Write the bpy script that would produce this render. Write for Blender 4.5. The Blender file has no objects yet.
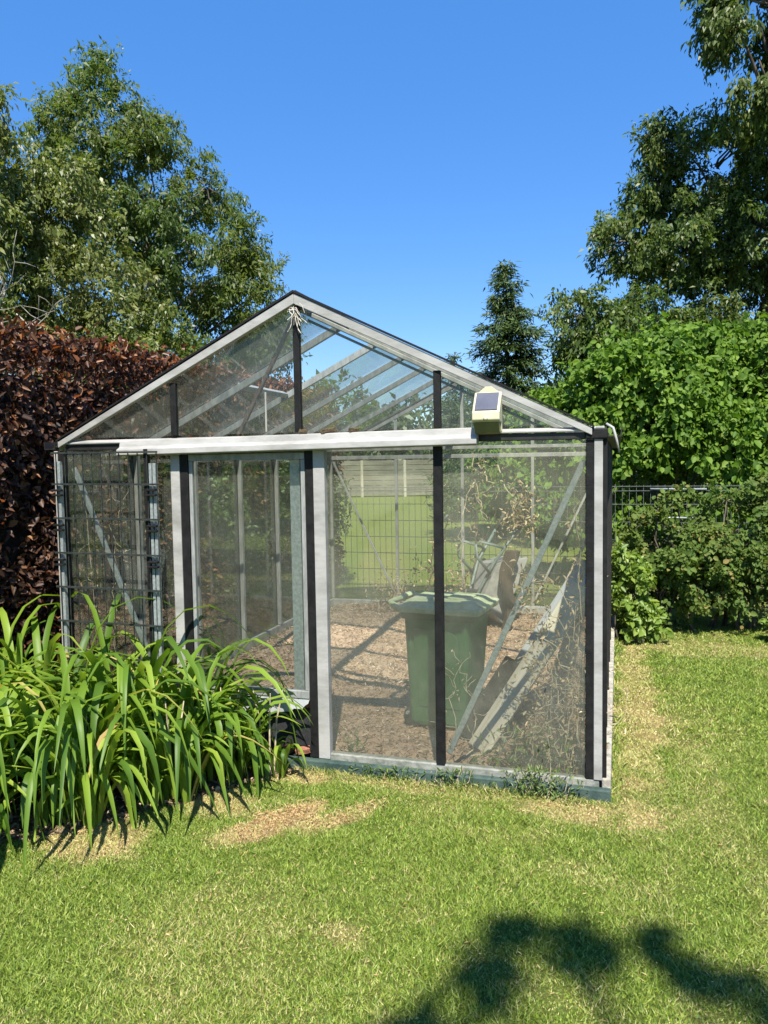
import bpy, bmesh, math, random
import numpy as np
from mathutils import Vector, Matrix, noise
random.seed(7)
RNG = np.random.default_rng(11)
S = bpy.context.scene
COL = S.collection
PI = math.pi

# ------------------------------------------------------------------ helpers
def link(o, parent=None):
    COL.objects.link(o)
    if parent is not None:
        o.parent = parent
    return o

def tag(o, label=None, cat=None, group=None, kind=None):
    if label: o['label'] = label
    if cat: o['category'] = cat
    if group: o['group'] = group
    if kind: o['kind'] = kind
    return o

def empty(name, loc, label=None, cat=None, rz=0.0, group=None):
    o = bpy.data.objects.new(name, None)
    o.empty_display_size = .1
    o.location = loc
    o.rotation_euler = (0, 0, rz)
    return tag(link(o), label, cat, group)

class MB:
    """collects shapes and links them as one mesh object"""
    def __init__(s):
        s.v, s.f = [], []
    def add(s, vs, fs):
        b = len(s.v)
        s.v += [tuple(v) for v in vs]
        s.f += [tuple(b + i for i in f) for f in fs]
    def box(s, c, size, rot=None):
        c = Vector(c); h = Vector(size) * .5
        vs = []
        for x in (-1, 1):
            for y in (-1, 1):
                for z in (-1, 1):
                    p = Vector((x*h.x, y*h.y, z*h.z))
                    if rot is not None: p = rot @ p
                    vs.append(c + p)
        s.add(vs, [(0,1,3,2),(4,6,7,5),(0,4,5,1),(2,3,7,6),(0,2,6,4),(1,5,7,3)])
    def rng(s, a, b):
        s.box([(a[i]+b[i])/2 for i in range(3)], [abs(b[i]-a[i]) for i in range(3)])
    def bar(s, p0, p1, w, d, up=(0, 0, 1)):
        p0, p1, up = Vector(p0), Vector(p1), Vector(up)
        z = (p1 - p0).normalized()
        x = up.cross(z)
        if x.length < 1e-4: x = Vector((1, 0, 0)).cross(z)
        x.normalize(); y = z.cross(x).normalized()
        vs = []
        for p in (p0, p1):
            for a, b in ((-1,-1),(1,-1),(1,1),(-1,1)):
                vs.append(p + x*a*w/2 + y*b*d/2)
        s.add(vs, [(3,2,1,0),(4,5,6,7),(0,1,5,4),(1,2,6,5),(2,3,7,6),(3,0,4,7)])
    def tube(s, pts, r, n=6, cap=True):
        pts = [Vector(p) for p in pts]
        m = len(pts)
        rs = r if isinstance(r, (list, tuple)) else [r]*m
        ref = Vector((.31, .17, .93))
        rings = []
        for i, p in enumerate(pts):
            t = (pts[min(i+1, m-1)] - pts[max(i-1, 0)])
            if t.length < 1e-9: t = Vector((0, 0, 1))
            t.normalize()
            x = ref.cross(t)
            if x.length < .05: x = Vector((1, 0, 0)).cross(t)
            x.normalize(); y = t.cross(x)
            ref = t.cross(x).cross(t)*0 + y.cross(x)*0 + ref
            rings.append([p + (x*math.cos(2*PI*k/n) + y*math.sin(2*PI*k/n))*rs[i] for k in range(n)])
        vs = [v for rg in rings for v in rg]
        fs = []
        for i in range(m-1):
            for k in range(n):
                k2 = (k+1) % n
                fs.append((i*n+k, i*n+k2, (i+1)*n+k2, (i+1)*n+k))
        if cap:
            fs.append(tuple(range(n-1, -1, -1)))
            fs.append(tuple((m-1)*n+k for k in range(n)))
        s.add(vs, fs)
    def prism(s, outline, d):
        """outline: 3-D points in a plane; extruded by vector d"""
        n = len(outline); d = Vector(d)
        a = [Vector(p) for p in outline]
        vs = a + [p + d for p in a]
        fs = [tuple(range(n-1, -1, -1)), tuple(range(n, 2*n))]
        for i in range(n):
            j = (i+1) % n
            fs.append((i, j, n+j, n+i))
        s.add(vs, fs)
    def build(s, name, m, parent=None, bevel=0, seg=2, smooth=False, label=None):
        me = bpy.data.meshes.new(name)
        me.from_pydata(s.v, [], s.f)
        bm = bmesh.new(); bm.from_mesh(me)
        bmesh.ops.recalc_face_normals(bm, faces=bm.faces)
        bm.to_mesh(me); bm.free()
        if smooth:
            me.polygons.foreach_set('use_smooth', [True]*len(me.polygons))
        me.materials.append(m)
        o = link(bpy.data.objects.new(name, me), parent)
        if bevel:
            b = o.modifiers.new('bevel', 'BEVEL'); b.width = bevel; b.segments = seg
            b.limit_method = 'ANGLE'; b.angle_limit = math.radians(35)
        if label: o['label'] = label
        return o

def np_mesh(name, verts, faces, m, parent=None, attr=None, smooth=False):
    """faces: (n,k) int array"""
    me = bpy.data.meshes.new(name)
    nf, k = faces.shape
    me.vertices.add(len(verts)); me.vertices.foreach_set('co', np.ascontiguousarray(verts, dtype=np.float32).ravel())
    me.loops.add(nf*k); me.loops.foreach_set('vertex_index', faces.astype(np.int32).ravel())
    me.polygons.add(nf)
    me.polygons.foreach_set('loop_start', np.arange(0, nf*k, k, dtype=np.int32))
    if smooth: me.polygons.foreach_set('use_smooth', np.ones(nf, dtype=bool))
    me.update(calc_edges=True)
    if attr is not None:
        for an, av in attr.items():
            a = me.attributes.new(an, 'FLOAT', 'POINT'); a.data.foreach_set('value', av.astype(np.float32))
    me.materials.append(m)
    return link(bpy.data.objects.new(name, me), parent)

def norm(a):
    return a / np.maximum(np.linalg.norm(a, axis=-1, keepdims=True), 1e-9)

def leaf_arrays(P, A, N, L, W, fold=.25, curl=.15, wide=.45, fine=True):
    """P base, A axis, N rough normal; L, W arrays -> verts, faces (quads)"""
    A = norm(A); B = norm(np.cross(N, A)); N = np.cross(A, B)
    L = L[:, None]; W = W[:, None]
    n = len(P)
    if fine:
        v0 = P
        l1 = P + A*L*.28 + B*W*.42 + N*W*fold; r1 = P + A*L*.28 - B*W*.42 + N*W*fold
        l2 = P + A*L*.66 + B*W*.40 + N*(W*fold - L*curl*.4); r2 = P + A*L*.66 - B*W*.40 + N*(W*fold - L*curl*.4)
        t = P + A*L - N*L*curl
        V = np.stack([v0, l1, l2, t, r2, r1], 1).reshape(-1, 3)
        b = (np.arange(n)*6)[:, None]
        F = np.concatenate([b + np.array([[0, 3, 2, 1]]), b + np.array([[0, 5, 4, 3]])], 0)
    else:
        l = P + A*L*wide + B*W*.5 + N*W*fold; r = P + A*L*wide - B*W*.5 + N*W*fold
        t = P + A*L - N*L*curl
        V = np.stack([P, l, t, r], 1).reshape(-1, 3)
        b = (np.arange(n)*4)[:, None]
        F = b + np.array([[0, 3, 2, 1]])
    return V, F

def rand_unit(n):
    return norm(RNG.normal(size=(n, 3)))

def sprigs(clumps, gap=.0, freq=.8, seed=0, shell=.62):
    """clumps: (centre, radii, n) -> sprig centres, outward directions"""
    C, O = [], []
    for (c, r, n) in clumps:
        c = np.array(c); r = np.array(r)
        u = rand_unit(n)
        rad = shell + (1-shell)*RNG.random(n)**.8
        rad *= 1 + .14*RNG.normal(size=n)
        p = c + u*r*rad[:, None]
        for q, d in zip(p, u):
            if gap and noise.noise(Vector((q[0]*freq+seed, q[1]*freq, q[2]*freq))) < gap-.5: continue
            C.append(q); O.append(d)
    return np.array(C), np.array(O)

def foliage(name, m, parent, C, O, per, spread, L, W, up=.8, out=.45, droop=.3, fine=False, fold=.2, curl=.2, sun=1.3, twl=2.2):
    """each sprig is a short twig carrying leaves along it"""
    k = len(C); n = k*per
    tw = norm(O*.75 + rand_unit(k)*.75 + np.array([0, 0, -droop*.35])); tl = spread*twl*RNG.uniform(.6, 1.4, k)
    nb = norm(O*out + rand_unit(k)*.45 + np.array([0, -sun*.4, up]))
    rep = lambda a: np.repeat(a, per, 0)
    u = RNG.random(n)
    P = rep(C) + rep(tw)*((u-.4)*rep(tl))[:, None] + RNG.normal(size=(n, 3))*spread*.33 - np.array([0, 0, 1])*(np.abs(u)*spread*droop*.6)[:, None]
    A = rep(tw)*.55 + rand_unit(n)*.75 + np.array([0, 0, -droop])
    N = rep(nb) + rand_unit(n)*.65
    sz = np.clip(RNG.lognormal(-.1, .33, n), .35, 1.7); Ls = L*sz; Ws = W*sz*RNG.uniform(.75, 1.2, n)
    V, F = leaf_arrays(P, A, N, Ls, Ws, fold, curl, fine=fine)
    return np_mesh(name, V, F, m, parent)

# ------------------------------------------------------------------ materials
def nodes_of(name):
    m = bpy.data.materials.new(name); m.use_nodes = True
    nt = m.node_tree; nt.nodes.clear()
    return m, nt, nt.nodes, nt.links

def N_(nodes, t, **kw):
    n = nodes.new(t)
    for k, v in kw.items():
        if hasattr(n, k): setattr(n, k, v)
        else: n.inputs[k].default_value = v
    return n

def rgb(c): return (*c, 1)

def ramp(nodes, stops):
    r = nodes.new('ShaderNodeValToRGB')
    el = r.color_ramp.elements
    el[0].position, el[0].color = stops[0][0], rgb(stops[0][1])
    el[1].position, el[1].color = stops[-1][0], rgb(stops[-1][1])
    for p, c in stops[1:-1]:
        e = el.new(p); e.color = rgb(c)
    return r

def surf(name, c1, c2, rough=.6, scale=8, metal=0, bump=.0, bscale=60, stretch=(1, 1, 1), spec=.5, c3=None, detail=6, stops=(.35, .65)):
    m, nt, nd, lk = nodes_of(name)
    tc = nd.new('ShaderNodeTexCoord'); mp = nd.new('ShaderNodeMapping'); mp.inputs['Scale'].default_value = stretch
    lk.new(tc.outputs['Object'], mp.inputs['Vector'])
    nz = N_(nd, 'ShaderNodeTexNoise', Scale=scale, Detail=detail, Roughness=.65)
    lk.new(mp.outputs[0], nz.inputs['Vector'])
    st = [(stops[0], c1), (stops[1], c2)] if c3 is None else [(stops[0], c1), ((stops[0]+stops[1])/2, c3), (stops[1], c2)]
    rp = ramp(nd, st); lk.new(nz.outputs['Fac'], rp.inputs['Fac'])
    b = nd.new('ShaderNodeBsdfPrincipled'); out = nd.new('ShaderNodeOutputMaterial')
    b.inputs['Roughness'].default_value = rough; b.inputs['Metallic'].default_value = metal
    b.inputs['Specular IOR Level'].default_value = spec
    lk.new(rp.outputs['Color'], b.inputs['Base Color'])
    if bump:
        n2 = N_(nd, 'ShaderNodeTexNoise', Scale=bscale, Detail=5, Roughness=.6)
        lk.new(mp.outputs[0], n2.inputs['Vector'])
        bp = N_(nd, 'ShaderNodeBump', Strength=bump, Distance=.01)
        lk.new(n2.outputs['Fac'], bp.inputs['Height']); lk.new(bp.outputs[0], b.inputs['Normal'])
    lk.new(b.outputs[0], out.inputs[0])
    return m

def leafmat(name, cols, trans=.35, tcol=None, rough=.45, spec=.45, patch=None, pscale=.7, vscale=0):
    """cols: ramp stops over a per-leaf random value; patch: (colour, amount) broad natural variation of leaf colour"""
    m, nt, nd, lk = nodes_of(name)
    g = nd.new('ShaderNodeNewGeometry')
    rp = ramp(nd, cols); lk.new(g.outputs['Random Per Island'], rp.inputs['Fac'])
    col = rp.outputs['Color']
    if patch:
        tc = nd.new('ShaderNodeTexCoord')
        nz = N_(nd, 'ShaderNodeTexNoise', Scale=pscale, Detail=3)
        lk.new(tc.outputs['Object'], nz.inputs['Vector'])
        mr = N_(nd, 'ShaderNodeMapRange'); mr.inputs[1].default_value = .45; mr.inputs[2].default_value = .7
        mr.inputs[4].default_value = patch[1]
        lk.new(nz.outputs['Fac'], mr.inputs[0])
        mx = nd.new('ShaderNodeMixRGB'); mx.inputs[2].default_value = rgb(patch[0])
        lk.new(mr.outputs[0], mx.inputs[0]); lk.new(col, mx.inputs[1]); col = mx.outputs[0]
    b = nd.new('ShaderNodeBsdfPrincipled')
    b.inputs['Roughness'].default_value = rough; b.inputs['Specular IOR Level'].default_value = spec
    lk.new(col, b.inputs['Base Color'])
    t = nd.new('ShaderNodeBsdfTranslucent')
    hs = nd.new('ShaderNodeMixRGB'); hs.blend_type = 'MULTIPLY'; hs.inputs[0].default_value = 1
    hs.inputs[2].default_value = rgb(tcol or (1.5, 1.6, .7))
    lk.new(col, hs.inputs[1]); lk.new(hs.outputs[0], t.inputs['Color'])
    mx2 = nd.new('ShaderNodeMixShader'); mx2.inputs[0].default_value = trans
    lk.new(b.outputs[0], mx2.inputs[1]); lk.new(t.outputs[0], mx2.inputs[2])
    out = nd.new('ShaderNodeOutputMaterial'); lk.new(mx2.outputs[0], out.inputs[0])
    return m

def glassmat(name, lo, hi, dirt=(.52, .54, .45), tint=(.96, .975, .955), streak=.25, refl=.9):
    m, nt, nd, lk = nodes_of(name)
    tc = nd.new('ShaderNodeTexCoord')
    oi = nd.new('ShaderNodeObjectInfo')
    ad = nd.new('ShaderNodeVectorMath'); ad.operation = 'ADD'
    lk.new(tc.outputs['Object'], ad.inputs[0])
    sc = nd.new('ShaderNodeVectorMath'); sc.operation = 'SCALE'; sc.inputs[3].default_value = 20
    cb = nd.new('ShaderNodeCombineXYZ'); lk.new(oi.outputs['Random'], cb.inputs[0]); lk.new(oi.outputs['Random'], cb.inputs[1])
    lk.new(cb.outputs[0], sc.inputs[0]); lk.new(sc.outputs[0], ad.inputs[1])
    big = N_(nd, 'ShaderNodeTexNoise', Scale=2.2, Detail=6, Roughness=.6); lk.new(ad.outputs[0], big.inputs['Vector'])
    mr = N_(nd, 'ShaderNodeMapRange'); mr.inputs[1].default_value = .35; mr.inputs[2].default_value = .7
    mr.inputs[3].default_value = lo; mr.inputs[4].default_value = hi
    lk.new(big.outputs['Fac'], mr.inputs[0])
    # fine specks and runs of dirt
    mp = nd.new('ShaderNodeMapping'); mp.inputs['Scale'].default_value = (1, 1, .22)
    lk.new(ad.outputs[0], mp.inputs['Vector'])
    sp = N_(nd, 'ShaderNodeTexNoise', Scale=70, Detail=4, Roughness=.7); lk.new(mp.outputs[0], sp.inputs['Vector'])
    m2 = N_(nd, 'ShaderNodeMapRange'); m2.inputs[1].default_value = .60; m2.inputs[2].default_value = .78; m2.inputs[4].default_value = streak
    lk.new(sp.outputs['Fac'], m2.inputs[0])
    mul = nd.new('ShaderNodeMath'); mul.operation = 'MULTIPLY'
    lk.new(m2.outputs[0], mul.inputs[0]); lk.new(big.outputs['Fac'], mul.inputs[1])
    sm = nd.new('ShaderNodeMath'); sm.operation = 'ADD'; sm.use_clamp = True
    lk.new(mr.outputs[0], sm.inputs[0]); lk.new(mul.outputs[0], sm.inputs[1])
    tr = nd.new('ShaderNodeBsdfTransparent'); tr.inputs[0].default_value = rgb(tint)
    df = nd.new('ShaderNodeBsdfDiffuse'); df.inputs[0].default_value = rgb(dirt)
    mx = nd.new('ShaderNodeMixShader'); lk.new(sm.outputs[0], mx.inputs[0]); lk.new(tr.outputs[0], mx.inputs[1]); lk.new(df.outputs[0], mx.inputs[2])
    gl = nd.new('ShaderNodeBsdfGlossy'); gl.inputs['Roughness'].default_value = .03
    fr = nd.new('ShaderNodeFresnel'); fr.inputs[0].default_value = 1.45
    fm = nd.new('ShaderNodeMath'); fm.operation = 'MULTIPLY'; fm.inputs[1].default_value = refl*.5
    lk.new(fr.outputs[0], fm.inputs[0])
    m3 = nd.new('ShaderNodeMixShader'); lk.new(fm.outputs[0], m3.inputs[0]); lk.new(mx.outputs[0], m3.inputs[1]); lk.new(gl.outputs[0], m3.inputs[2])
    out = nd.new('ShaderNodeOutputMaterial'); lk.new(m3.outputs[0], out.inputs[0])
    return m

M = {}
M['alu'] = surf('weathered_aluminium', (.17, .17, .155), (.34, .335, .31), .5, 14, bump=.15, bscale=90, stretch=(1, 1, .35), stops=(.3, .6))
M['alu_white'] = surf('pale_coated_aluminium', (.20, .195, .175), (.37, .36, .335), .55, 10, bump=.1, bscale=120, stretch=(.4, 1, 1), stops=(.25, .6))
M['rail'] = surf('dirty_base_rail', (.14, .15, .12), (.30, .30, .26), .7, 20, bump=.3)
M['stile'] = surf('dull_grey_aluminium', (.17, .175, .165), (.32, .325, .31), .55, 25, bump=.1, stretch=(1, 1, .3))
M['galv'] = surf('galvanised_steel', (.22, .25, .24), (.38, .41, .40), .45, 60, metal=.3, bump=.1, bscale=80)
M['rubber'] = surf('black_rubber_seal', (.005, .0047, .0045), (.014, .0135, .013), .65, 20, bump=.2, bscale=80, spec=.25)
M['brownmetal'] = surf('dark_brown_metal', (.009, .008, .007), (.022, .020, .018), .55, 15, bump=.1)
M['rust'] = surf('rusty_steel', (.05, .03, .02), (.16, .10, .07), .8, 20, bump=.3)
M['kerb'] = surf('green_base_board', (.018, .042, .036), (.06, .095, .078), .7, 12, bump=.4, bscale=50)
M['concrete'] = surf('weathered_concrete', (.22, .20, .16), (.45, .42, .34), .9, 18, bump=.6, bscale=70)
M['brick'] = surf('broken_brick', (.18, .06, .035), (.36, .16, .10), .9, 25, bump=.6, bscale=60)
M['kick'] = surf('grey_kick_panel', (.30, .32, .33), (.46, .48, .48), .6, 8, bump=.1)
M['dark_kick'] = surf('black_kick_panel', (.012, .013, .015), (.035, .035, .037), .6, 14, bump=.2)
M['bin'] = surf('green_bin_plastic', (.032, .105, .036), (.06, .15, .06), .55, 6, bump=.08, bscale=160, stops=(.3, .7))
M['binlid'] = surf('faded_green_lid', (.24, .28, .15), (.47, .46, .31), .9, 7, bump=.2, bscale=60, c3=(.32, .37, .22), spec=.15)
M['bindark'] = surf('dark_green_rim', (.015, .05, .022), (.03, .075, .035), .5, 10)
M['tyre'] = surf('tyre_rubber', (.012, .012, .012), (.03, .03, .03), .7, 30, bump=.3)
M['tray'] = surf('dusty_grey_steel', (.17, .165, .15), (.30, .29, .27), .75, 9, bump=.2)
M['tubegreen'] = surf('grey_green_tube', (.09, .12, .10), (.18, .21, .19), .5, 20)
M['grip'] = surf('dark_grip', (.03, .028, .022), (.07, .06, .05), .7, 20)
M['oldwood'] = surf('pale_weathered_wood', (.26, .23, .17), (.46, .42, .33), .85, 9, bump=.5, bscale=40, stretch=(1, 1, .08), detail=8)
M['greywood'] = surf('grey_weathered_board', (.16, .17, .18), (.30, .31, .32), .75, 9, bump=.4, bscale=40, stretch=(1, 1, .1))
M['blackwood'] = surf('charred_dark_board', (.012, .011, .010), (.055, .048, .04), .9, 12, bump=.8, bscale=40)
M['log'] = surf('dark_log_bark', (.016, .012, .009), (.10, .06, .035), .95, 9, bump=1, bscale=30, stretch=(1, 1, .4))
M['plastic'] = surf('yellowed_plastic', (.46, .42, .25), (.56, .53, .37), .5, 9, stops=(.3, .7))
M['lens'] = surf('shaded_olive_ribbed_lens', (.10, .095, .04), (.17, .16, .075), .35, 9)  # olive tone carries the shade under the lamp in its colour
M['solar'] = surf('solar_cell', (.07, .075, .10), (.12, .125, .155), .3, 5)
M['wire'] = surf('dark_green_wire', (.012, .016, .014), (.035, .042, .038), .5, 20)
M['fencewire'] = surf('grey_fence_wire', (.05, .06, .055), (.16, .17, .16), .5, 20)
M['stem'] = surf('dead_stem', (.30, .23, .14), (.62, .52, .36), .9, 30)
M['darkstem'] = surf('dark_twig', (.05, .036, .025), (.15, .11, .075), .9, 30)
M['bark'] = surf('grey_brown_bark', (.045, .036, .028), (.15, .125, .10), .95, 5, bump=1, bscale=20, stretch=(1, 1, .3))
M['twine'] = surf('old_twine', (.30, .26, .20), (.62, .58, .50), .9, 40)
M['moss'] = surf('brown_moss', (.05, .035, .02), (.14, .10, .05), 1, 60, bump=1)
M['boardfence'] = surf('grey_board_fence', (.12, .105, .075), (.22, .20, .15), .85, 3, bump=.4, bscale=12, stretch=(.2, 1, 1))
M['glass'] = glassmat('dusty_glass', .018, .055, streak=.16)
M['glass_left'] = glassmat('spotted_dark_glass', .012, .05, streak=.55)
M['glass_front'] = glassmat('milky_dirty_glass', .04, .13, dirt=(.52, .51, .40), tint=(.97, .98, .95), streak=.22)
M['glass_roof'] = glassmat('grimy_roof_glass', .018, .08, streak=.25)

# ------------------------------------------------------------------ greenhouse frame of reference
X0, Y0, YAW = 1.030, 3.694, .2942
CY, SY = math.cos(YAW), math.sin(YAW)
W, D, EZ, RZ = 3.074, 4.494, 1.775, 2.53
def gw(t, s, z=0):
    return Vector((X0 - t*CY + s*SY, Y0 + t*SY + s*CY, z))
def G(t, s, z):                      # local coordinates of the greenhouse's Empty
    return Vector((-t, s, z))
def to_ts(x, y):
    dx, dy = x - X0, y - Y0
    return -(dx*CY - dy*SY), dx*SY + dy*CY

# ------------------------------------------------------------------ lawn
DRY = [(1.43, -.69, .27, .10, 1.0, 2.1), (1.12, -.52, .22, .07, .6, 2.1), (-.03, -.26, .24, .10, .4, 0), (.20, -.22, .22, .09, .5, 0), (.84, -1.39, .10, .08, .5, 0),
       (-.20, 1.7, .135, 1.75, .62, 0), (-.5, .3, .10, 1.5, .22, -.1), (1.62, -.12, .22, .12, .8, .2), (1.9, -.50, .30, .16, .8, .4),
       (2.25, -.95, .35, .2, .8, .4), (.6, -.13, .9, .07, .4, 0), (-.9, 3.2, .8, .25, .4, 0)]
def fbm(x, y, f, sd=0):
    return noise.fractal(Vector((x*f+sd, y*f-sd, sd*.37)), .9, 2.0, 4)
def dryness(x, y):
    t, s = to_ts(x, y)
    v = .03 + .34*max(0, fbm(x, y, .9, 3.1)) + .30*max(0, fbm(x, y, 3.3, 9.2))
    for (a, b, ra, rb, k, rot) in DRY:
        dt, ds = t-a, s-b
        c, q = math.cos(rot), math.sin(rot)
        u, w = (dt*c + ds*q)/ra, (-dt*q + ds*c)/rb
        r2 = u*u + w*w + .8*fbm(x, y, 6, 1.7)
        if r2 < 2.6: v += k*max(0, min(1, 1.5 - r2))
    return max(0, min(1, v))
def bare(x, y):
    t, s = to_ts(x, y); v = 0
    for (a, b, ra, rb, k, rot) in DRY[:2]:
        dt, ds = t-a, s-b
        c, q = math.cos(rot), math.sin(rot)
        u, w = (dt*c + ds*q)/ra, (-dt*q + ds*c)/rb
        v = max(v, k*min(1, 1.1*(1.1 - (u*u + w*w) - 1.5*fbm(x, y, 6, 4.4) - 1.0*fbm(x, y, 20, 8.4))))
    return max(0, v)

def lawnmat(name, blades):
    m, nt, nd, lk = nodes_of(name)
    at = nd.new('ShaderNodeAttribute'); at.attribute_name = 'dry'
    tc = nd.new('ShaderNodeTexCoord')
    b = nd.new('ShaderNodeBsdfPrincipled'); out = nd.new('ShaderNodeOutputMaterial')
    b.inputs['Roughness'].default_value = .55 if blades else .95
    b.inputs['Specular IOR Level'].default_value = .35 if blades else .1
    if blades:
        g = nd.new('ShaderNodeNewGeometry')
        green = ramp(nd, [(0, (.055, .105, .012)), (.35, (.13, .21, .020)), (.75, (.22, .30, .034)), (1, (.36, .41, .09))])
        lk.new(g.outputs['Random Per Island'], green.inputs['Fac'])
        straw = ramp(nd, [(0, (.28, .28, .07)), (.6, (.46, .41, .15)), (1, (.62, .54, .28))])
        lk.new(g.outputs['Random Per Island'], straw.inputs['Fac'])
        # a blade is straw where a random draw falls under the local dryness
        wn = nd.new('ShaderNodeTexWhiteNoise'); wn.noise_dimensions = '1D'
        lk.new(g.outputs['Random Per Island'], wn.inputs['W'])
        sub = nd.new('ShaderNodeMath'); sub.operation = 'SUBTRACT'; lk.new(at.outputs['Fac'], sub.inputs[0]); lk.new(wn.outputs['Value'], sub.inputs[1])
        mr = N_(nd, 'ShaderNodeMapRange'); mr.inputs[1].default_value = -.12; mr.inputs[2].default_value = .12
        lk.new(sub.outputs[0], mr.inputs[0])
        mx = nd.new('ShaderNodeMixRGB'); lk.new(mr.outputs[0], mx.inputs[0]); lk.new(green.outputs[0], mx.inputs[1]); lk.new(straw.outputs[0], mx.inputs[2])
        lk.new(mx.outputs[0], b.inputs['Base Color'])
        tr = nd.new('ShaderNodeBsdfTranslucent'); lk.new(mx.outputs[0], tr.inputs[0])
        ms = nd.new('ShaderNodeMixShader'); ms.inputs[0].default_value = .16
        lk.new(b.outputs[0], ms.inputs[1]); lk.new(tr.outputs[0], ms.inputs[2]); lk.new(ms.outputs[0], out.inputs[0])
    else:
        n1 = N_(nd, 'ShaderNodeTexNoise', Scale=140, Detail=6, Roughness=.8); lk.new(tc.outputs['Object'], n1.inputs['Vector'])
        n2 = N_(nd, 'ShaderNodeTexNoise', Scale=1.7, Detail=9, Roughness=.8); lk.new(tc.outputs['Object'], n2.inputs['Vector'])
        green = ramp(nd, [(.3, (.03, .055, .009)), (.5, (.10, .155, .02)), (.72, (.23, .28, .055))]); lk.new(n1.outputs['Fac'], green.inputs['Fac'])
        straw = ramp(nd, [(.3, (.17, .115, .05)), (.5, (.38, .27, .12)), (.72, (.56, .43, .23))]); lk.new(n1.outputs['Fac'], straw.inputs['Fac'])
        ad = nd.new('ShaderNodeMath'); ad.operation = 'MULTIPLY_ADD'; ad.inputs[1].default_value = .5; ad.inputs[2].default_value = -.22
        lk.new(n2.outputs['Fac'], ad.inputs[0])
        a2 = nd.new('ShaderNodeMath'); a2.operation = 'ADD'; a2.use_clamp = True; lk.new(ad.outputs[0], a2.inputs[0]); lk.new(at.outputs['Fac'], a2.inputs[1])
        mx = nd.new('ShaderNodeMixRGB'); lk.new(a2.outputs[0], mx.inputs[0]); lk.new(green.outputs[0], mx.inputs[1]); lk.new(straw.outputs[0], mx.inputs[2])
        lk.new(mx.outputs[0], b.inputs['Base Color'])
        bp = N_(nd, 'ShaderNodeBump', Strength=.9, Distance=.02); lk.new(n1.outputs['Fac'], bp.inputs['Height']); lk.new(bp.outputs[0], b.inputs['Normal'])
        lk.new(b.outputs[0], out.inputs[0])
    return m
M['lawn'] = lawnmat('lawn_turf', False); M['grass'] = lawnmat('grass_blades', True)

def lawn():
    xs = np.concatenate([[-900, -300, -120, -60, -30, -16, -9], np.arange(-6, 6.01, .06), [9, 16, 30, 60, 120, 300, 900]])
    ys = np.concatenate([[-900, -300, -100, -40, -15, -6, -2], np.arange(1.2, 9.01, .06), [12, 18, 26, 36, 50, 80, 150, 400, 1200]])
    XX, YY = np.meshgrid(xs, ys, indexing='ij')
    nx, ny = len(xs), len(ys)
    V = np.stack([XX.ravel(), YY.ravel(), np.zeros(nx*ny)], 1)
    dr = np.array([max(dryness(x, y), bare(x, y)) if abs(x) < 12 and -4 < y < 14 else .12 for x, y, _ in V])
    i = np.arange(nx-1)[:, None]*ny + np.arange(ny-1)[None, :]
    F = np.stack([i, i+ny, i+ny+1, i+1], -1).reshape(-1, 4)
    o = np_mesh('lawn', V, F, M['lawn'], attr={'dry': dr})
    tag(o, kind='structure')
lawn()

def grass():
    P = []
    def scatter(n, y0, y1, side=False):
        y = y0 + (y1-y0)*RNG.random(n)
        x = (RNG.random(n)*2-1)*(.56*y+1.0)
        return np.stack([x, y], 1)
    def keep(p, dens):
        out = []
        for x, y in p:
            t, s = to_ts(x, y)
            if -.058 < t < W+.05 and s > -.066 and s < D+.1: continue
            if t > 1.70 and s > -1.15*(t-1.55)-.05+.12*fbm(x, y, 2.5): continue      # the flower bed
            if random.random() < bare(x, y)*.85: continue
            if t > W+.05 and s > -1: continue
            out.append((x, y))
        return np.array(out)
    near = keep(scatter(760000, 1.6, 4.3), 1)
    far = scatter(420000, 3.9, 8.0); far = far[(far[:, 0] > .9)]
    far = keep(far, 1)
    for nm, p, hgt, wid in (('n', near, .0135, .0026), ('f', far, .017, .0046)):
        P.append((p, hgt, wid))
    Vs, Fs, Ds, b = [], [], [], 0
    for p, hgt, wid in P:
        n = len(p)
        d = np.array([dryness(x, y) for x, y in p])
        cl = np.array([fbm(x, y, 5, 7.7) for x, y in p])
        edge = np.array([1 + 1.9*max(0, 1-abs(ss_+.066)/.09)*(-.1 < tt_ < 1.6) + 1.2*max(0, 1-abs(tt_+.058)/.07)*(ss_ > 0) for tt_, ss_ in (to_ts(x, y) for x, y in p)])
        h = edge*hgt*RNG.uniform(.4, 1.35, n)*(1 + .8*cl)*(1-.45*d)
        ang = RNG.random(n)*2*PI; lean = RNG.uniform(.15, 1.9, n)
        a2 = RNG.random(n)*2*PI
        dirx = np.stack([np.cos(ang), np.sin(ang), np.zeros(n)], 1)
        base = np.stack([p[:, 0], p[:, 1], np.zeros(n)], 1)
        wv = np.stack([np.cos(a2), np.sin(a2), np.zeros(n)], 1)*(wid*RNG.uniform(.45, 1.15, n))[:, None]
        tip = base + dirx*(h*lean)[:, None] + np.array([0, 0, 1])*h[:, None]
        V = np.stack([base - wv, base + wv, tip], 1).reshape(-1, 3)
        Vs.append(V); Fs.append(np.arange(n*3).reshape(n, 3) + b); b += n*3
        Ds.append(np.repeat(d, 3))
    o = np_mesh('grass', np.concatenate(Vs), np.concatenate(Fs), M['grass'], attr={'dry': np.concatenate(Ds)})
    tag(o, 'short mown lawn grass with dry straw coloured patches', 'grass', kind='stuff')
grass()

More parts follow.
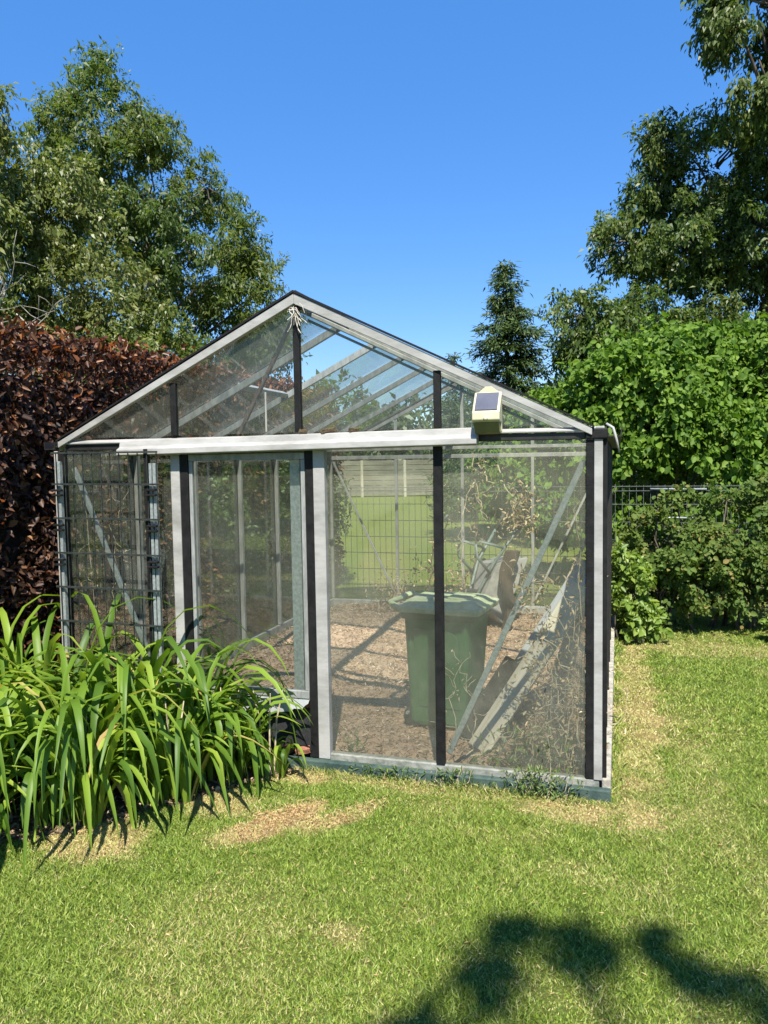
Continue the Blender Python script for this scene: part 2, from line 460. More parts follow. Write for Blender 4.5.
# bare soil inside the greenhouse and in the flower bed
M['soil'] = surf('dry_bark_soil', (.19, .115, .07), (.46, .325, .22), 1, 9, bump=1, bscale=70, c3=(.33, .22, .145), detail=10, stops=(.3, .68))
M['bed'] = surf('flower_bed_soil', (.06, .042, .028), (.22, .16, .10), 1, 14, bump=1, bscale=60, detail=8)
def soil():
    n, k = 50, 70
    V, F = [], []
    for i in range(n+1):
        for j in range(k+1):
            t = .045 + (W-.09)*i/n; s = .045 + (D-.09)*j/k
            e = min(1, i/4, (n-i)/4, j/4, (k-j)/4)
            z = .006 + e*(.02 + .022*fbm(t, s, 1.6, 2) + .012*fbm(t, s, 7, 5))
            z += e*.13*math.exp(-((t-2.55)/.42)**2 - ((s-2.7)/1.1)**2) + e*.07*math.exp(-((t-2.0)/.8)**2-((s-3.9)/.9)**2) + e*.10*math.exp(-((t-.2)/.3)**2-((s-1.4)/1.0)**2)
            V.append(gw(t, s, max(.006, z)))
    for i in range(n):
        for j in range(k):
            a = i*(k+1)+j; F.append((a, a+1, a+k+2, a+k+1))
    global SOILZ
    def SOILZ(t, s):
        i = int(round((t-.045)/(W-.09)*n)); j = int(round((s-.045)/(D-.09)*k))
        i = max(0, min(n, i)); j = max(0, min(k, j)); return V[i*(k+1)+j].z
    mb = MB(); mb.add(V, F)
    o = mb.build('soil', M['soil'], smooth=True); tag(o, kind='structure')
    # bed
    out = [(1.52, -.03), (1.60, -.14), (1.78, -.36), (1.92, -.56), (2.1, -.78), (2.3, -1.0), (2.55, -1.2), (2.9, -1.35), (4.6, -1.6), (4.6, -.03)]
    mb = MB(); mb.add([gw(a, b, .004) for a, b in out], [tuple(range(len(out)))])
    o = mb.build('flower_bed', M['bed']); tag(o, kind='structure')
soil()

def litter(name, label, cat, n, fn, m, L, w):
    """loose straw and chips lying on the ground: one mass"""
    V, F = [], []; k = 0
    P = np.array([fn() for _ in range(n)])
    nn = len(P)
    ang = RNG.random(nn)*2*PI; el = RNG.normal(size=nn)*.35
    A = np.stack([np.cos(ang)*np.cos(el), np.sin(ang)*np.cos(el), np.sin(el)], 1)
    N = norm(np.array([0, 0, 1]) + rand_unit(nn)*.7)
    Ls = L*RNG.uniform(.3, 1.5, nn); Ws = w*RNG.uniform(.5, 1.5, nn)
    Vv, Ff = leaf_arrays(P - A*Ls[:, None]*.5, A, N, Ls, Ws, .2, .1)
    o = np_mesh(name, Vv, Ff, m); tag(o, label, cat, kind='stuff'); return o
def strawmat(name, cols): return leafmat(name, cols, trans=.1, tcol=(1, 1, 1), rough=.9, spec=.1)
M['straw'] = strawmat('straw_and_chips', [(0, (.11, .065, .04)), (.4, (.26, .18, .115)), (.8, (.40, .30, .20)), (1, (.60, .50, .37))])
def f_in():
    t = .08 + random.random()*(W-.16); s = .1 + random.random()*(D-.2)
    p = gw(t, s); return (p.x, p.y, SOILZ(t, s)+.006+random.random()*.012)
litter('straw_litter', 'dry straw and bark chips strewn over the greenhouse soil', 'litter', 26000, f_in, M['straw'], .036, .0065)
M['bedleaf'] = strawmat('dead_leaf_litter', [(0, (.08, .05, .03)), (.6, (.26, .18, .11)), (1, (.45, .35, .24))])
def f_bed():
    while True:
        t = 1.5+random.random()*1.9; s = -1.35+random.random()*1.35
        if s > -1.15*(t-1.55)-.12: break
    p = gw(t, s); return (p.x, p.y, .008+random.random()*.01)
litter('leaf_litter', 'brown dead leaves and chips on the flower bed soil', 'litter', 2600, f_bed, M['bedleaf'], .05, .018)
def f_dry():
    while True:
        t, s = random.uniform(-.9, 2.9), random.uniform(-1.6, .3)
        if -.06 < t < W and s > -.07: continue
        p = gw(t, s)
        if random.random() < .008 + .9*bare(p.x, p.y) + .25*max(0, dryness(p.x, p.y)-.3): return (p.x, p.y, .006+random.random()*.014)
M['clip'] = strawmat('dry_clippings', [(0, (.30, .17, .07)), (.5, (.52, .35, .16)), (1, (.66, .50, .27))])
litter('dry_clippings', 'dry straw coloured clippings on the worn lawn patches', 'clippings', 5000, f_dry, M['clip'], .017, .0026)

# ------------------------------------------------------------------ greenhouse
gh = empty('greenhouse', (X0, Y0, 0), 'old aluminium greenhouse with dusty glass, gabled roof and sliding door', 'greenhouse', -YAW)
def gbar(name, p0, p1, w, d, m, up=(0, 0, 1), bevel=.003):
    mb = MB(); mb.bar(G(*p0), G(*p1), w, d, up); return mb.build(name, m, gh, bevel)
def gbox(name, a, b, m, bevel=.003, label=None):
    mb = MB(); mb.rng(G(*a), G(*b)); return mb.build(name, m, gh, bevel, label=label)
def pane(pts, nrm, m, name='glass_pane', th=.004):
    mb = MB(); n = Vector(nrm); n = Vector((-n.x, n.y, n.z)).normalized()
    mb.prism([G(*p) for p in pts], n*th); return mb.build(name, m, gh)
SL = (RZ-EZ)/(W/2)
def roofz(t): return EZ + SL*min(t, W-t)
def roofn(t): # outward normal in (t,s,z)
    return Vector((-SL, 0, 1)).normalized() if t < W/2 else Vector((SL, 0, 1)).normalized()

# base: a low board and rail all round
gbox('base_board', (-.055, -.065, -.03), (W+.05, -.022, .058), M['kerb'], .006)
gbox('base_board', (-.055, D-.0, -.03), (W+.05, D+.05, .058), M['kerb'], .006)
gbox('base_board', (W+.006, -.02, -.03), (W+.05, D-.003, .058), M['concrete'], .006)
gbox('base_board', (-.055, -.02, -.03), (-.012, D-.003, .10), M['concrete'], .008, 'weathered pale concrete kerb')
gbox('base_rail', (.0, -.020, .004), (1.46, .03, .088), M['rail'], .004)
gbox('base_rail', (2.252, -.020, .004), (W, .03, .088), M['rail'], .004)
gbox('base_rail', (0, D-.06, .004), (W, D-.006, .085), M['alu'])
gbox('base_rail', (-.009, .034, .004), (.03, D-.063, .085), M['alu'])
gbox('base_rail', (W-.03, .034, .004), (W, D-.063, .085), M['alu'])

# front right corner: white face, dark seals each side
gbox('corner_post', (-.014, -.026, .09), (.026, .012, EZ-.035), M['alu_white'])
gbox('corner_seal', (.0265, -.022, .09), (.064, .006, EZ-.035), M['rubber'])
gbox('corner_seal', (-.034, -.012, .09), (-.0145, .03, EZ-.01), M['rubber'])
gbox('corner_cap', (-.036, -.036, EZ-.034), (.066, .014, EZ+.016), M['rubber'], .006)
gbox('corner_post', (W-.012, -.026, .09), (W+.012, .012, EZ-.035), M['alu_white'])
gbox('corner_seal', (W-.064, -.022, .09), (W-.0125, .006, EZ-.035), M['rubber'])
gbox('corner_post', (-.012, D-.012, .09), (.026, D+.022, EZ-.005), M['alu'])
gbox('corner_post', (W-.026, D-.012, .09), (W+.012, D+.022, EZ-.005), M['alu'])
# dark side posts on the right hand wall (seen edge on), pale on the inside
BAY = D/6
for k in range(1, 6):
    s = k*BAY
    gbox('wall_post', (-.028, s-.020, .09), (-.0045, s+.020, EZ-.02), M['brownmetal'])
    gbox('wall_post', (.0005, s-.016, .09), (.036, s+.016, EZ-.02), M['alu'])
    gbox('wall_post', (W-.036, s-.016, .09), (W-.0005, s+.016, EZ-.02), M['alu'])
    gbox('wall_post', (W+.0045, s-.020, .09), (W+.028, s+.020, EZ-.02), M['brownmetal'])
# wall panes
for k in range(6):
    a, b = k*BAY+.012, (k+1)*BAY-.012
    pane([(-.0, a, .09), (-.0, b, .09), (-.0, b, EZ-.01), (-.0, a, EZ-.01)], (-1, 0, 0), M['glass'])
    pane([(W, a, .09), (W, b, .09), (W, b, EZ-.01), (W, a, EZ-.01)], (1, 0, 0), M['glass_left'])
# eaves along the sides
gbox('eaves_beam', (-.02, .02, EZ-.008), (.045, D-.014, EZ+.028), M['alu'])
gbox('eaves_beam', (W-.045, .02, EZ-.008), (W+.02, D-.014, EZ+.028), M['alu'])
for tt, sg in ((-.062, 1), (W+.062, -1)):
    mb = MB(); pr = [(-.04, .0), (-.036, -.045), (.036, -.045), (.04, .0), (.034, .0), (.030, -.039), (-.030, -.039), (-.034, .0)]
    mb.prism([G(tt+a, .0, EZ+.02+b) for a, b in pr], Vector((0, D, 0))); mb.build('rain_gutter', M['brownmetal'], gh)
mb = MB(); mb.tube([G(*p) for p in ((-.03, -.03, EZ+.035), (-.06, -.05, EZ+.015), (-.075, -.05, EZ-.04), (-.088, -.045, EZ-.10))], [.007, .007, .006, .004], 6)
mb.build('loose_trim', M['alu_white'], gh, smooth=True)
# front eaves beam: pale flange above a dark rail
mb = MB(); mb.prism([G(W-.02, a, b) for a, b in ((-.010, EZ+.024), (-.034, EZ+.012), (-.034, EZ+.003), (.02, EZ+.003), (.02, EZ+.024))], Vector((W-.04, 0, 0)))
mb.build('front_beam', M['alu_white'], gh, .002)
gbox('front_rail', (.067, -.020, EZ-.034), (W-.067, .022, EZ+.0), M['brownmetal'])
# back gable beam
gbox('back_beam', (.03, D-.035, EZ-.10), (W-.03, D-.008, EZ-.058), M['alu'])
gbox('back_beam', (.03, D-.035, EZ-.005), (W-.03, D-.008, EZ+.03), M['alu'])
# sliding door track: weathered white profile hung in front
pr = [(-.026, .082), (-.058, .079), (-.066, .044), (-.072, .041), (-.094, .030), (-.096, .0), (-.084, -.006), (-.026, -.006)]
mb = MB(); mb.prism([G(2.61, a, EZ-.066+b) for a, b in pr], Vector((2.61-.575, 0, .02))); mb.build('door_track', M['alu_white'], gh, .003)

# gable rafters, with a dark capping on top
AP = .0
def gable(s0, s1, front):
    for side in (0, 1):
        T = (lambda t: t) if side == 0 else (lambda t: W-t)
        z0 = EZ-.012; e = .035
        a = [(T(e), s0, EZ+SL*e-.0), (T(W/2), s0, RZ), (T(W/2), s0, RZ-.054), (T(e), s0, EZ+SL*e-.034)]
        mb = MB(); mb.prism([G(*p) for p in a], Vector((0, s1-s0, 0))); mb.build('gable_rafter', M['alu_white'] if front else M['alu'], gh, .003)
        mb = MB()
        mb.prism([G(*p) for p in [(T(e-.01), s0-.006, EZ+SL*e+.003), (T(W/2), s0-.006, RZ+.004), (T(W/2), s0-.006, RZ+.016), (T(e-.01), s0-.006, EZ+SL*e+.012)]], Vector((0, .06, 0)))
        mb.build('roof_edge_strip', M['rubber'], gh)
gable(-.045, -.012, True); gable(D-.006, D+.02, False)
for dz, w_ in ((.062, .022), (.096, .014)):
    n = roofn(.1)
    gbar('inner_flange', Vector((.10, .10+dz, EZ+SL*.10)) - n*dz, Vector((W/2-.03, .10+dz, RZ-SL*.03)) - n*dz, .05, w_, M['alu'], n)
# ridge and rafters
gbox('ridge_beam', (W/2-.022, .02, RZ-.075), (W/2+.022, D-.012, RZ-.028), M['alu'])
mb = MB(); mb.prism([G(W/2+a, -.02, RZ+b) for a, b in ((-.04, -.006), (0, .022), (.04, -.006), (.04, -.018), (0, .008), (-.04, -.018))], Vector((0, D+.03, 0))); mb.build('ridge_cap', M['brownmetal'], gh)
for k in range(1, 6):
    s = k*BAY
    for side in (0, 1):
        T = (lambda t: t) if side == 0 else (lambda t: W-t)
        n = roofn(T(.1))
        p0 = Vector((T(.03), s, EZ+SL*.03)) - n*.026; p1 = Vector((T(W/2-.03), s, RZ-SL*.03)) - n*.026
        mb = MB(); mb.bar(G(*p0), G(*p1), .028, .044, G(*n)); mb.build('roof_rafter', M['stile'], gh, .003)
# roof panes; second bay on the left slope is an open vent, its upper half without glass
for k in range(6):
    a, b = k*BAY+.008, (k+1)*BAY-.008
    for side in (0, 1):
        T = (lambda t: t) if side == 0 else (lambda t: W-t)
        u1 = W/2-.02
        if side == 1 and k == 1: u1 = .80
        n = roofn(T(.1))
        pane([(T(-.05), a, EZ-SL*.05), (T(u1), a, EZ+SL*u1), (T(u1), b, EZ+SL*u1), (T(-.05), b, EZ-SL*.05)], n, M['glass_roof'], 'roof_pane')
# vent sill, frame and stay
u = .80; n = roofn(2.5)
gbar('vent_sill', (W-u, BAY+.02, EZ+SL*u-.016), (W-u, 2*BAY-.02, EZ+SL*u-.016), .05, .035, M['alu'], n)
gbar('vent_stay', (W-u-.03, 1.45*BAY, EZ+SL*u-.03), (W-u-.03, 1.45*BAY, EZ+.09), .012, .012, M['alu_white'])
gbar('stay_bar', (W/2+.03, .07, RZ-.07), (1.96, .12, EZ+.03), .020, .020, M['rust'])
# gable mullions and front mullions
for t in (W/2, 2.283, .785):
    w = .036
    gbox('gable_mullion', (t-w/2, -.024, EZ+.037), (t+w/2, .006, roofz(t)-.062), M['rubber'])
    gbox('back_gable_mullion', (t-w/2, D-.03, EZ+.031), (t+w/2, D-.007, roofz(t)-.062), M['alu'])
    gbox('back_post', (t-.016, D-.034, .086), (t+.016, D-.008, EZ-.101), M['alu'])
gbox('front_mullion', (.763, -.026, .089), (.808, .004, EZ-.035), M['rubber'])
gbox('door_post', (1.391, -.030, .060), (1.455, .018, EZ-.035), M['alu_white'])
gbox('door_seal', (1.4575, -.026, .060), (1.503, .012, EZ-.035), M['rubber'])
gbox('door_post', (2.252, -.030, .060), (2.308, .018, EZ-.035), M['alu_white'])
gbox('door_seal', (2.202, -.026, .060), (2.2515, .012, EZ-.035), M['rubber'])
# front panes
zt = EZ-.036
pane([(.066, .0, .088), (.762, .0, .088), (.762, .0, zt), (.066, .0, zt)], (0, -1, 0), M['glass_front'])
pane([(.810, .0, .088), (1.385, .0, .088), (1.385, .0, zt), (.810, .0, zt)], (0, -1, 0), M['glass_front'])
pane([(2.310, .0, .088), (W-.065, .0, .088), (W-.065, .0, zt), (2.310, .0, zt)], (0, -1, 0), M['glass_left'])
# gable panes
def gp(t0, t1):
    z = EZ+.037
    top = [(t, 0, roofz(t)-.064) for t in ((t1, W/2, t0) if t0 < W/2 < t1 else (t1, t0))]
    return [(t0, 0, z), (t1, 0, z)] + [p for p in top if p[2] > z+.004]
for t0, t1, m in ((.10, .765, 'glass'), (.805, W/2-.019, 'glass'), (W/2+.019, 2.263, 'glass_left'), (2.303, W-.10, 'glass_left')):
    pane(gp(t0, t1), (0, -1, 0), M[m])
for t0, t1 in ((.10, .765), (.805, W/2-.019), (W/2+.019, 2.263), (2.303, W-.10)):
    pane([(a, D-.006, c) for a, b, c in gp(t0, t1)], (0, 1, 0), M['glass'])
for t0, t1 in ((.03, .767), (.803, W/2-.018), (W/2+.018, 2.265), (2.301, W-.03)):
    pane([(t0, D-.006, .087), (t1, D-.006, .087), (t1, D-.006, EZ-.006), (t0, D-.006, EZ-.006)], (0, 1, 0), M['glass'])
# diagonal braces behind the front and back glass
gbar('diagonal_brace', (.075, .045, 1.64), (.755, .045, .13), .030, .018, M['galv'], (0, 1, 0))
gbar('diagonal_brace', (W-.07, .045, 1.64), (2.36, .045, .13), .030, .018, M['galv'], (0, 1, 0))
gbar('diagonal_brace', (W-.06, D-.055, EZ-.12), (2.30, D-.055, .16), .022, .016, M['alu_white'], (0, 1, 0))
gbar('diagonal_brace', (.06, D-.055, EZ-.12), (.76, D-.055, .16), .022, .016, M['alu_white'], (0, 1, 0))

# sliding door
def child(mb, name, m, par, bevel=.003, label=None):
    o = mb.build(name, m, par, bevel, label=label); return o
mb = MB()
for a, b in (((2.178, -.020, .42), (2.199, .004, 1.668)), ((1.506, -.020, .42), (1.530, .004, 1.668)), ((1.506, -.022, 1.669), (2.199, .004, 1.705)), ((1.506, -.024, .378), (2.199, .006, .4195))):
    mb.rng(G(*a), G(*b))
door = child(mb, 'sliding_door', M['stile'], gh)
mb = MB(); mb.prism([G(*p) for p in ((1.531, -.008, .42), (2.177, -.008, .42), (2.177, -.008, 1.668), (1.531, -.008, 1.668))], Vector((0, -.004, 0))); mb.build('door_glass', M['glass'], door)
jag = [(1.506, .377), (1.515, .352), (1.535, .338), (1.552, .318), (1.60, .318), (1.62, .300), (1.66, .297), (1.71, .285), (1.76, .288), (1.80, .268), (1.9, .27), (2.0, .255), (2.1, .262), (2.199, .24), (2.199, .377)]
mb = MB(); mb.prism([G(t, -.019, z) for t, z in jag], Vector((0, .004, 0))); mb.build('kick_panel', M['kick'], door)
gbox('threshold_board', (1.5035, .032, .004), (2.2025, .048, .372), M['dark_kick'], .002)
gbox('door_jamb', (1.555, .030, .376), (1.615, .062, 1.70), M['galv'])
gbox('door_jamb', (1.534, .030, .376), (1.5545, .058, 1.70), M['rubber'])
gbox('door_track', (1.50, .014, EZ-.07), (2.25, .03, EZ-.036), M['alu'])

# broken bricks lying on the threshold
def lump(name, p, size, m, label, cat, rz=0, seed=0, group=None):
    bm = bmesh.new(); bmesh.ops.create_cube(bm, size=1)
    bmesh.ops.bevel(bm, geom=bm.edges[:], offset=.12, segments=2, affect='EDGES')
    for v in bm.verts:
        v.co += Vector((noise.noise(v.co*2.1+Vector((seed, 0, 0))), noise.noise(v.co*2.3+Vector((0, seed, 0))), noise.noise(v.co*2.2+Vector((0, 0, seed)))))*.16
        v.co = Vector((v.co.x*size[0], v.co.y*size[1], v.co.z*size[2]))
    me = bpy.data.meshes.new(name); bm.to_mesh(me); bm.free(); me.materials.append(m)
    o = link(bpy.data.objects.new(name, me)); o.location = p; o.rotation_euler = (random.uniform(-.2, .2), random.uniform(-.2, .2), rz)
    return tag(o, label, cat, group)
lump('brick_fragment', gw(1.56, -.005, .085), (.075, .04, .035), M['brick'], 'larger reddish brick fragment under the door, next to the white door post', 'brick', .2, 1, 'brick rubble under the door')
lump('brick_fragment', gw(1.66, -.005, .075), (.07, .045, .04), M['brick'], 'smaller reddish brick fragment among the lily leaves under the door', 'brick', .9, 4, 'brick rubble under the door')
lump('brick_fragment', gw(1.53, .018, .345), (.05, .022, .05), M['brick'], 'orange brick shard wedged at the torn corner of the grey kick panel', 'brick', .3, 8, 'brick rubble under the door')

# moss on the track
for i, (t, lab) in enumerate(((1.50, 'brown moss tuft on the white door track, below the gable mullion'), (1.36, 'wider brown moss tuft on the white door track, right of the gable mullion'), (1.22, 'small brown moss tuft on the white door track, nearest the right mullion'))):
    lump('moss_tuft', gw(t, -.042, EZ+.040), ((.045, .075, .05)[i], .03, .022), M['moss'], lab, 'moss', .1*i, i*3, 'moss tufts on the door track')

# tangle of old twine at the gable peak
mb = MB(); R = random.Random(5)
for i in range(15):
    p = G(W/2+R.uniform(-.02, .03), -.055, RZ-.06-R.random()*.05); pts = [p]
    d = Vector((R.uniform(-.25, .9), -.1*R.random(), R.uniform(-1, .3)))
    for k in range(5):
        p = p + d.normalized()*R.uniform(.010, .026); p.y = min(p.y, -.052); p.y = max(p.y, -.12); pts.append(p)
        d = d + Vector((R.uniform(-.7, .7), R.uniform(-.3, .3), R.uniform(-.9, .4)))
    mb.tube(pts, R.uniform(.001, .0032), 5)
o = mb.build('twine_tangle', M['twine']); o.matrix_world = gh.matrix_basis.copy()
o.location = (X0, Y0, 0); o.rotation_euler = (0, 0, -YAW)
tag(o, 'frayed pale twine tangle hanging at the gable peak', 'twine')

# solar lamp
lamp = empty('solar_lamp', gw(.520, -.055, 1.772), 'yellowed solar wall lamp on the right of the front beam', 'lamp', -YAW)
def side(mb, prof, w):
    mb.prism([Vector((-w/2, a, b)) for a, b in prof], Vector((w, 0, 0)))
mb = MB(); side(mb, [(.0, .012), (.0, .205), (-.012, .205), (-.095, .105), (-.098, .068), (-.085, .058), (-.02, .055), (-.012, .012)], .132)
mb.build('housing', M['plastic'], lamp, .006, 3)
mb = MB(); side(mb, [(-.013, .054), (-.084, .057), (-.078, .046), (-.05, .006), (-.013, .0)], .122); lens = mb.build('lens', M['lens'], lamp, .004)
pz = Matrix.Rotation(math.atan2(.10, .083), 3, 'X')
mb = MB(); mb.box((0, -.0555, .1572), (.108, .112, .006), pz); mb.build('solar_panel', M['solar'], lamp, .002)
mb = MB(); mb.prism([Vector(p) for p in ((-.05, -.004, .2045), (.05, -.004, .2045), (.015, -.004, .232), (-.015, -.004, .232))], Vector((0, .004, 0))); mb.build('hanging_tab', M['plastic'], lamp, .0015)
mb = MB(); mb.tube([(0, -.092, .076), (0, -.104, .072), (0, -.110, .070)], [.012, .011, .005], 12); mb.build('motion_sensor', M['plastic'], lamp, smooth=True)

# ------------------------------------------------------------------ wire trellis in front of the left bay
tr = empty('wire_trellis', gw(2.69, -.115, 0), 'dark wire trellis panel standing before the left front bay', 'trellis', -YAW)
def TL(t, s, z): return Vector((2.76-t, s, z))
mb = MB()
for z in (1.728, 1.55, 1.355, 1.155, .958, .76, .56, .36, .16):
    mb.bar(TL(3.10, 0, z), TL(2.405, 0, z-.006), .010, .010)
for i in range(12):
    t = 3.075 - i*.060
    mb.bar(TL(t, .007, .02), TL(t, .007, 1.728), .0045, .0045, (0, 1, 0))
mb.build('wire_mesh', M['wire'], tr)
for t, z0 in ((3.068, 1.68), (2.45, 1.66)):
    mb = MB()
    if t > 3: mb.rng(TL(t-.011, .014, .0), TL(t+.011, .04, z0))
    else: mb.rng(TL(t-.021, .014, .0), TL(t-.004, .04, z0)); mb.rng(TL(t+.004, .014, .0), TL(t+.021, .04, z0)); mb.rng(TL(t-.004, .026, .0), TL(t+.004, .04, z0-.004))
    pst = mb.build('trellis_post', M['galv'], tr, .002)
    for z in (1.50, 1.30, 1.10):
        for dz in (-.014, .014):
            mb = MB(); mb.rng(TL(t-.030, -.014, z+dz-.006), TL(t+.030, .013, z+dz+.006)); mb.build('clip', M['rubber'], pst, .002)
mb = MB(); mb.rng(TL(2.502, .014, 0), TL(2.478, .045, 1.74)); mb.build('dark_bar', M['rubber'], tr, .002)

# ------------------------------------------------------------------ wheelie bin
bp_ = gw(.935, .84)
bn = empty('wheelie_bin', (bp_.x, bp_.y, SOILZ(.875, .82)), 'green wheelie bin with faded lid standing inside the greenhouse', 'bin', math.radians(-24)); bn.scale = (.92, .92, .89)
def ring(x0, x1, y0, y1, z, r=.03, n=4):
    pts = []
    for cx, cy, a0 in ((x1-r, y1-r, 0), (x0+r, y1-r, 90), (x0+r, y0+r, 180), (x1-r, y0+r, 270)):
        for k in range(n+1):
            a = math.radians(a0 + 90*k/n); pts.append((cx+r*math.cos(a), cy+r*math.sin(a), z))
    return pts
def loft(mb, rings, cap=True):
    n = len(rings[0]); vs = [p for r in rings for p in r]; fs = []
    for i in range(len(rings)-1):
        for k in range(n):
            k2 = (k+1) % n; fs.append((i*n+k, i*n+k2, (i+1)*n+k2, (i+1)*n+k))
    if cap: fs.append(tuple(range(n-1, -1, -1))); fs.append(tuple((len(rings)-1)*n+k for k in range(n)))
    mb.add(vs, fs)
mb = MB(); loft(mb, [ring(-.185, .185, -.175, .175, .02), ring(-.20, .19, -.185, .185, .05), ring(-.225, .235, -.225, .225, .80), ring(-.225, .235, -.225, .225, .815)])
body = mb.build('body', M['bin'], bn, .004)
mb = MB()
arch = [(.06, .70)] + [(.06+.10*math.sin(a), .62+.08*math.cos(a)) for a in [k*PI/2/6 for k in range(7)]] + [(.155, .16), (-.13, .16), (-.15, .70)]
mb.prism([Vector((x, -.179-.0533*(z-.05)/.75*1.0-.004, z)) for x, z in arch], Vector((0, -.006, 0)))
mb.build('side_panel', M['bin'], body, .004)
mb = MB(); loft(mb, [ring(-.243, .252, -.243, .243, .765, .04), ring(-.245, .256, -.245, .245, .805, .04), ring(-.245, .256, -.245, .245, .817, .04)])
mb.build('rim', M['bindark'], bn, .003)
mb = MB(); loft(mb, [ring(-.262, .30, -.262, .262, .813, .05, 6), ring(-.266, .305, -.266, .266, .845, .05, 6), ring(-.262, .302, -.262, .262, .853, .05, 6), ring(-.245, .275, -.24, .24, .857, .05, 6), ring(-.225, .235, -.215, .215, .882, .06, 6), ring(-.205, .21, -.19, .19, .889, .06, 6)])
lid = mb.build('lid', M['binlid'], bn, .004, smooth=False)
mb = MB(); loft(mb, [ring(.03, .19, -.10, .10, .885, .04, 5), ring(.03, .19, -.10, .10, .900, .04, 5), ring(.045, .175, -.085, .085, .906, .035, 5)]); mb.build('lid_boss', M['binlid'], lid, .003)
mb = MB(); mb.rng((.222, -.07, .858), (.236, .07, .868)); mb.build('lid_grip', M['binlid'], lid, .003)
mb = MB(); mb.tube([(-.25, -.20, .82), (-.30, -.20, .845), (-.33, -.19, .862), (-.335, .19, .862), (-.30, .20, .845), (-.25, .20, .82)], [.026, .024, .020, .020, .024, .026], 8); mb.build('handle', M['binlid'], bn, smooth=True)
for y in (-.20, .20):
    mb = MB(); mb.tube([(-.185, y*.8-.02, .068), (-.185, y*.8+.02, .068)], .068, 24); mb.build('wheel', M['tyre'], bn, .008)
mb = MB(); mb.tube([(-.215, -.2, .10), (-.215, .2, .10)], .012, 8); mb.build('axle', M['galv'], bn)

# ------------------------------------------------------------------ upended wheelbarrow at the back
wp = gw(1.33, 3.55)
wb = empty('wheelbarrow', (wp.x, wp.y, SOILZ(1.2, 3.55)+.03), 'grey wheelbarrow stood on its nose against the back wall', 'wheelbarrow', math.radians(10))
wb.rotation_euler = (math.radians(-6), math.radians(24), math.radians(14))
# built standing: +z toward the handles, -x is the underside, +x the open tray
def wbar(pts, r, name, m, par=wb):
    mb = MB(); mb.tube(pts, r, 10); return mb.build(name, m, par, smooth=True)
for y in (-.20, .20):
    wbar([(-.02, y*.32, .12), (-.03, y*.55, .34), (-.02, y, .62), (.02, y*1.15, .80), (.07, y*1.3, 1.02)], .016, 'frame_tube', M['tubegreen'])
    wbar([(.07, y*1.3, 1.0), (.105, y*1.35, 1.20)], .021, 'grip', M['grip'])
wbar([(-.02, -.20, .50), (-.22, -.235, .60), (-.27, -.22, .70), (-.24, -.20, .755), (.0, -.235, .78)], .014, 'leg', M['tubegreen'])
wbar([(-.02, .20, .50), (-.22, .235, .60), (-.27, .22, .70), (-.24, .20, .755), (.0, .235, .78)], .014, 'leg', M['tubegreen'])
mb = MB(); o_ = []; 
loft(mb, [[(.0, a, b) for a, b in ((-.17, .22), (.17, .22), (.24, .62), (-.24, .62))], [(.24, a, b) for a, b in ((-.27, .10), (.27, .10), (.33, .78), (-.33, .78))], [(.228, a, b) for a, b in ((-.255, .115), (.255, .115), (.315, .765), (-.315, .765))], [(.012, a, b) for a, b in ((-.16, .23), (.16, .23), (.23, .61), (-.23, .61))]])
mb.build('tray', M['tray'], wb, .006)
mb = MB(); mb.tube([(-.03, -.035, .165), (-.03, .035, .165)], .165, 28); wh = mb.build('wheel', M['tyre'], wb, .02, 3)
mb = MB(); mb.tube([(-.03, -.045, .165), (-.03, .045, .165)], .075, 20); mb.build('rim', M['tray'], wh, .006)

# upright log beside it
lp = gw(.93, 3.42)
mb = MB(); R = random.Random(3); rr = []
for i in range(9):
    z = .02 + i*.093; c = (.03*math.sin(i*.9)+.006*i, .0, z)
    rr.append([(c[0]+(.075-.03*abs(i-7)/7+.012*noise.noise(Vector((math.cos(a)*2, math.sin(a)*2, i*.8))))*math.cos(a), .07*math.sin(a), z+.015*noise.noise(Vector((a, i, 0)))) for a in [2*PI*k/14 for k in range(14)]])
loft(mb, rr); o = mb.build('rotten_log', M['log'], smooth=False); o.location = (lp.x, lp.y, SOILZ(.97, 3.42)-.01)
tag(o, 'dark rotten log standing upright beside the grey wheelbarrow', 'log')

# boards leaning in the right hand corner
def board(name, a, b, w, th, up, m, label, cat='board', grp='boards leaning in the right corner'):
    a, b = Vector(a), Vector(b); L = (b-a).length; z = (b-a).normalized(); x = Vector(up).cross(z).normalized(); y = z.cross(x)
    mb = MB(); R = random.Random(len(label))
    n = 14; rings = []
    for i in range(n+1):
        q = i/n*L; j = .0 if 0 < i < n else .004
        rings.append([(-w/2+R.uniform(-.002, .002), -th/2, q+R.uniform(-.02, .02)*(i in (0, n))), (w/2+R.uniform(-.002, .002), -th/2, q+R.uniform(-.03, .03)*(i in (0, n))), (w/2, th/2, q), (-w/2, th/2, q)])
    loft(mb, rings); o = mb.build(name, m, bevel=.003)
    o.matrix_world = Matrix(((x.x, y.x, z.x, a.x), (x.y, y.y, z.y, a.y), (x.z, y.z, z.z, a.z), (0, 0, 0, 1)))
    return tag(o, label, cat, grp)
board('wooden_beam', gw(.66, .36, .035), gw(.13, 1.0, .86), .125, .07, Vector((-.2, -1, .55)), M['oldwood'], 'thick pale weathered beam leaning in the right corner', 'beam')
board('wooden_board', gw(.70, .68, .03), gw(.10, 1.22, .98), .12, .022, Vector((-.45, -1, .5)), M['greywood'], 'grey board behind the thick pale beam in the right corner')
board('wooden_board', gw(.74, .50, .04), gw(.50, .85, .42), .16, .03, Vector((-.5, -1, .5)), M['blackwood'], 'short blackened board left of the thick pale beam')
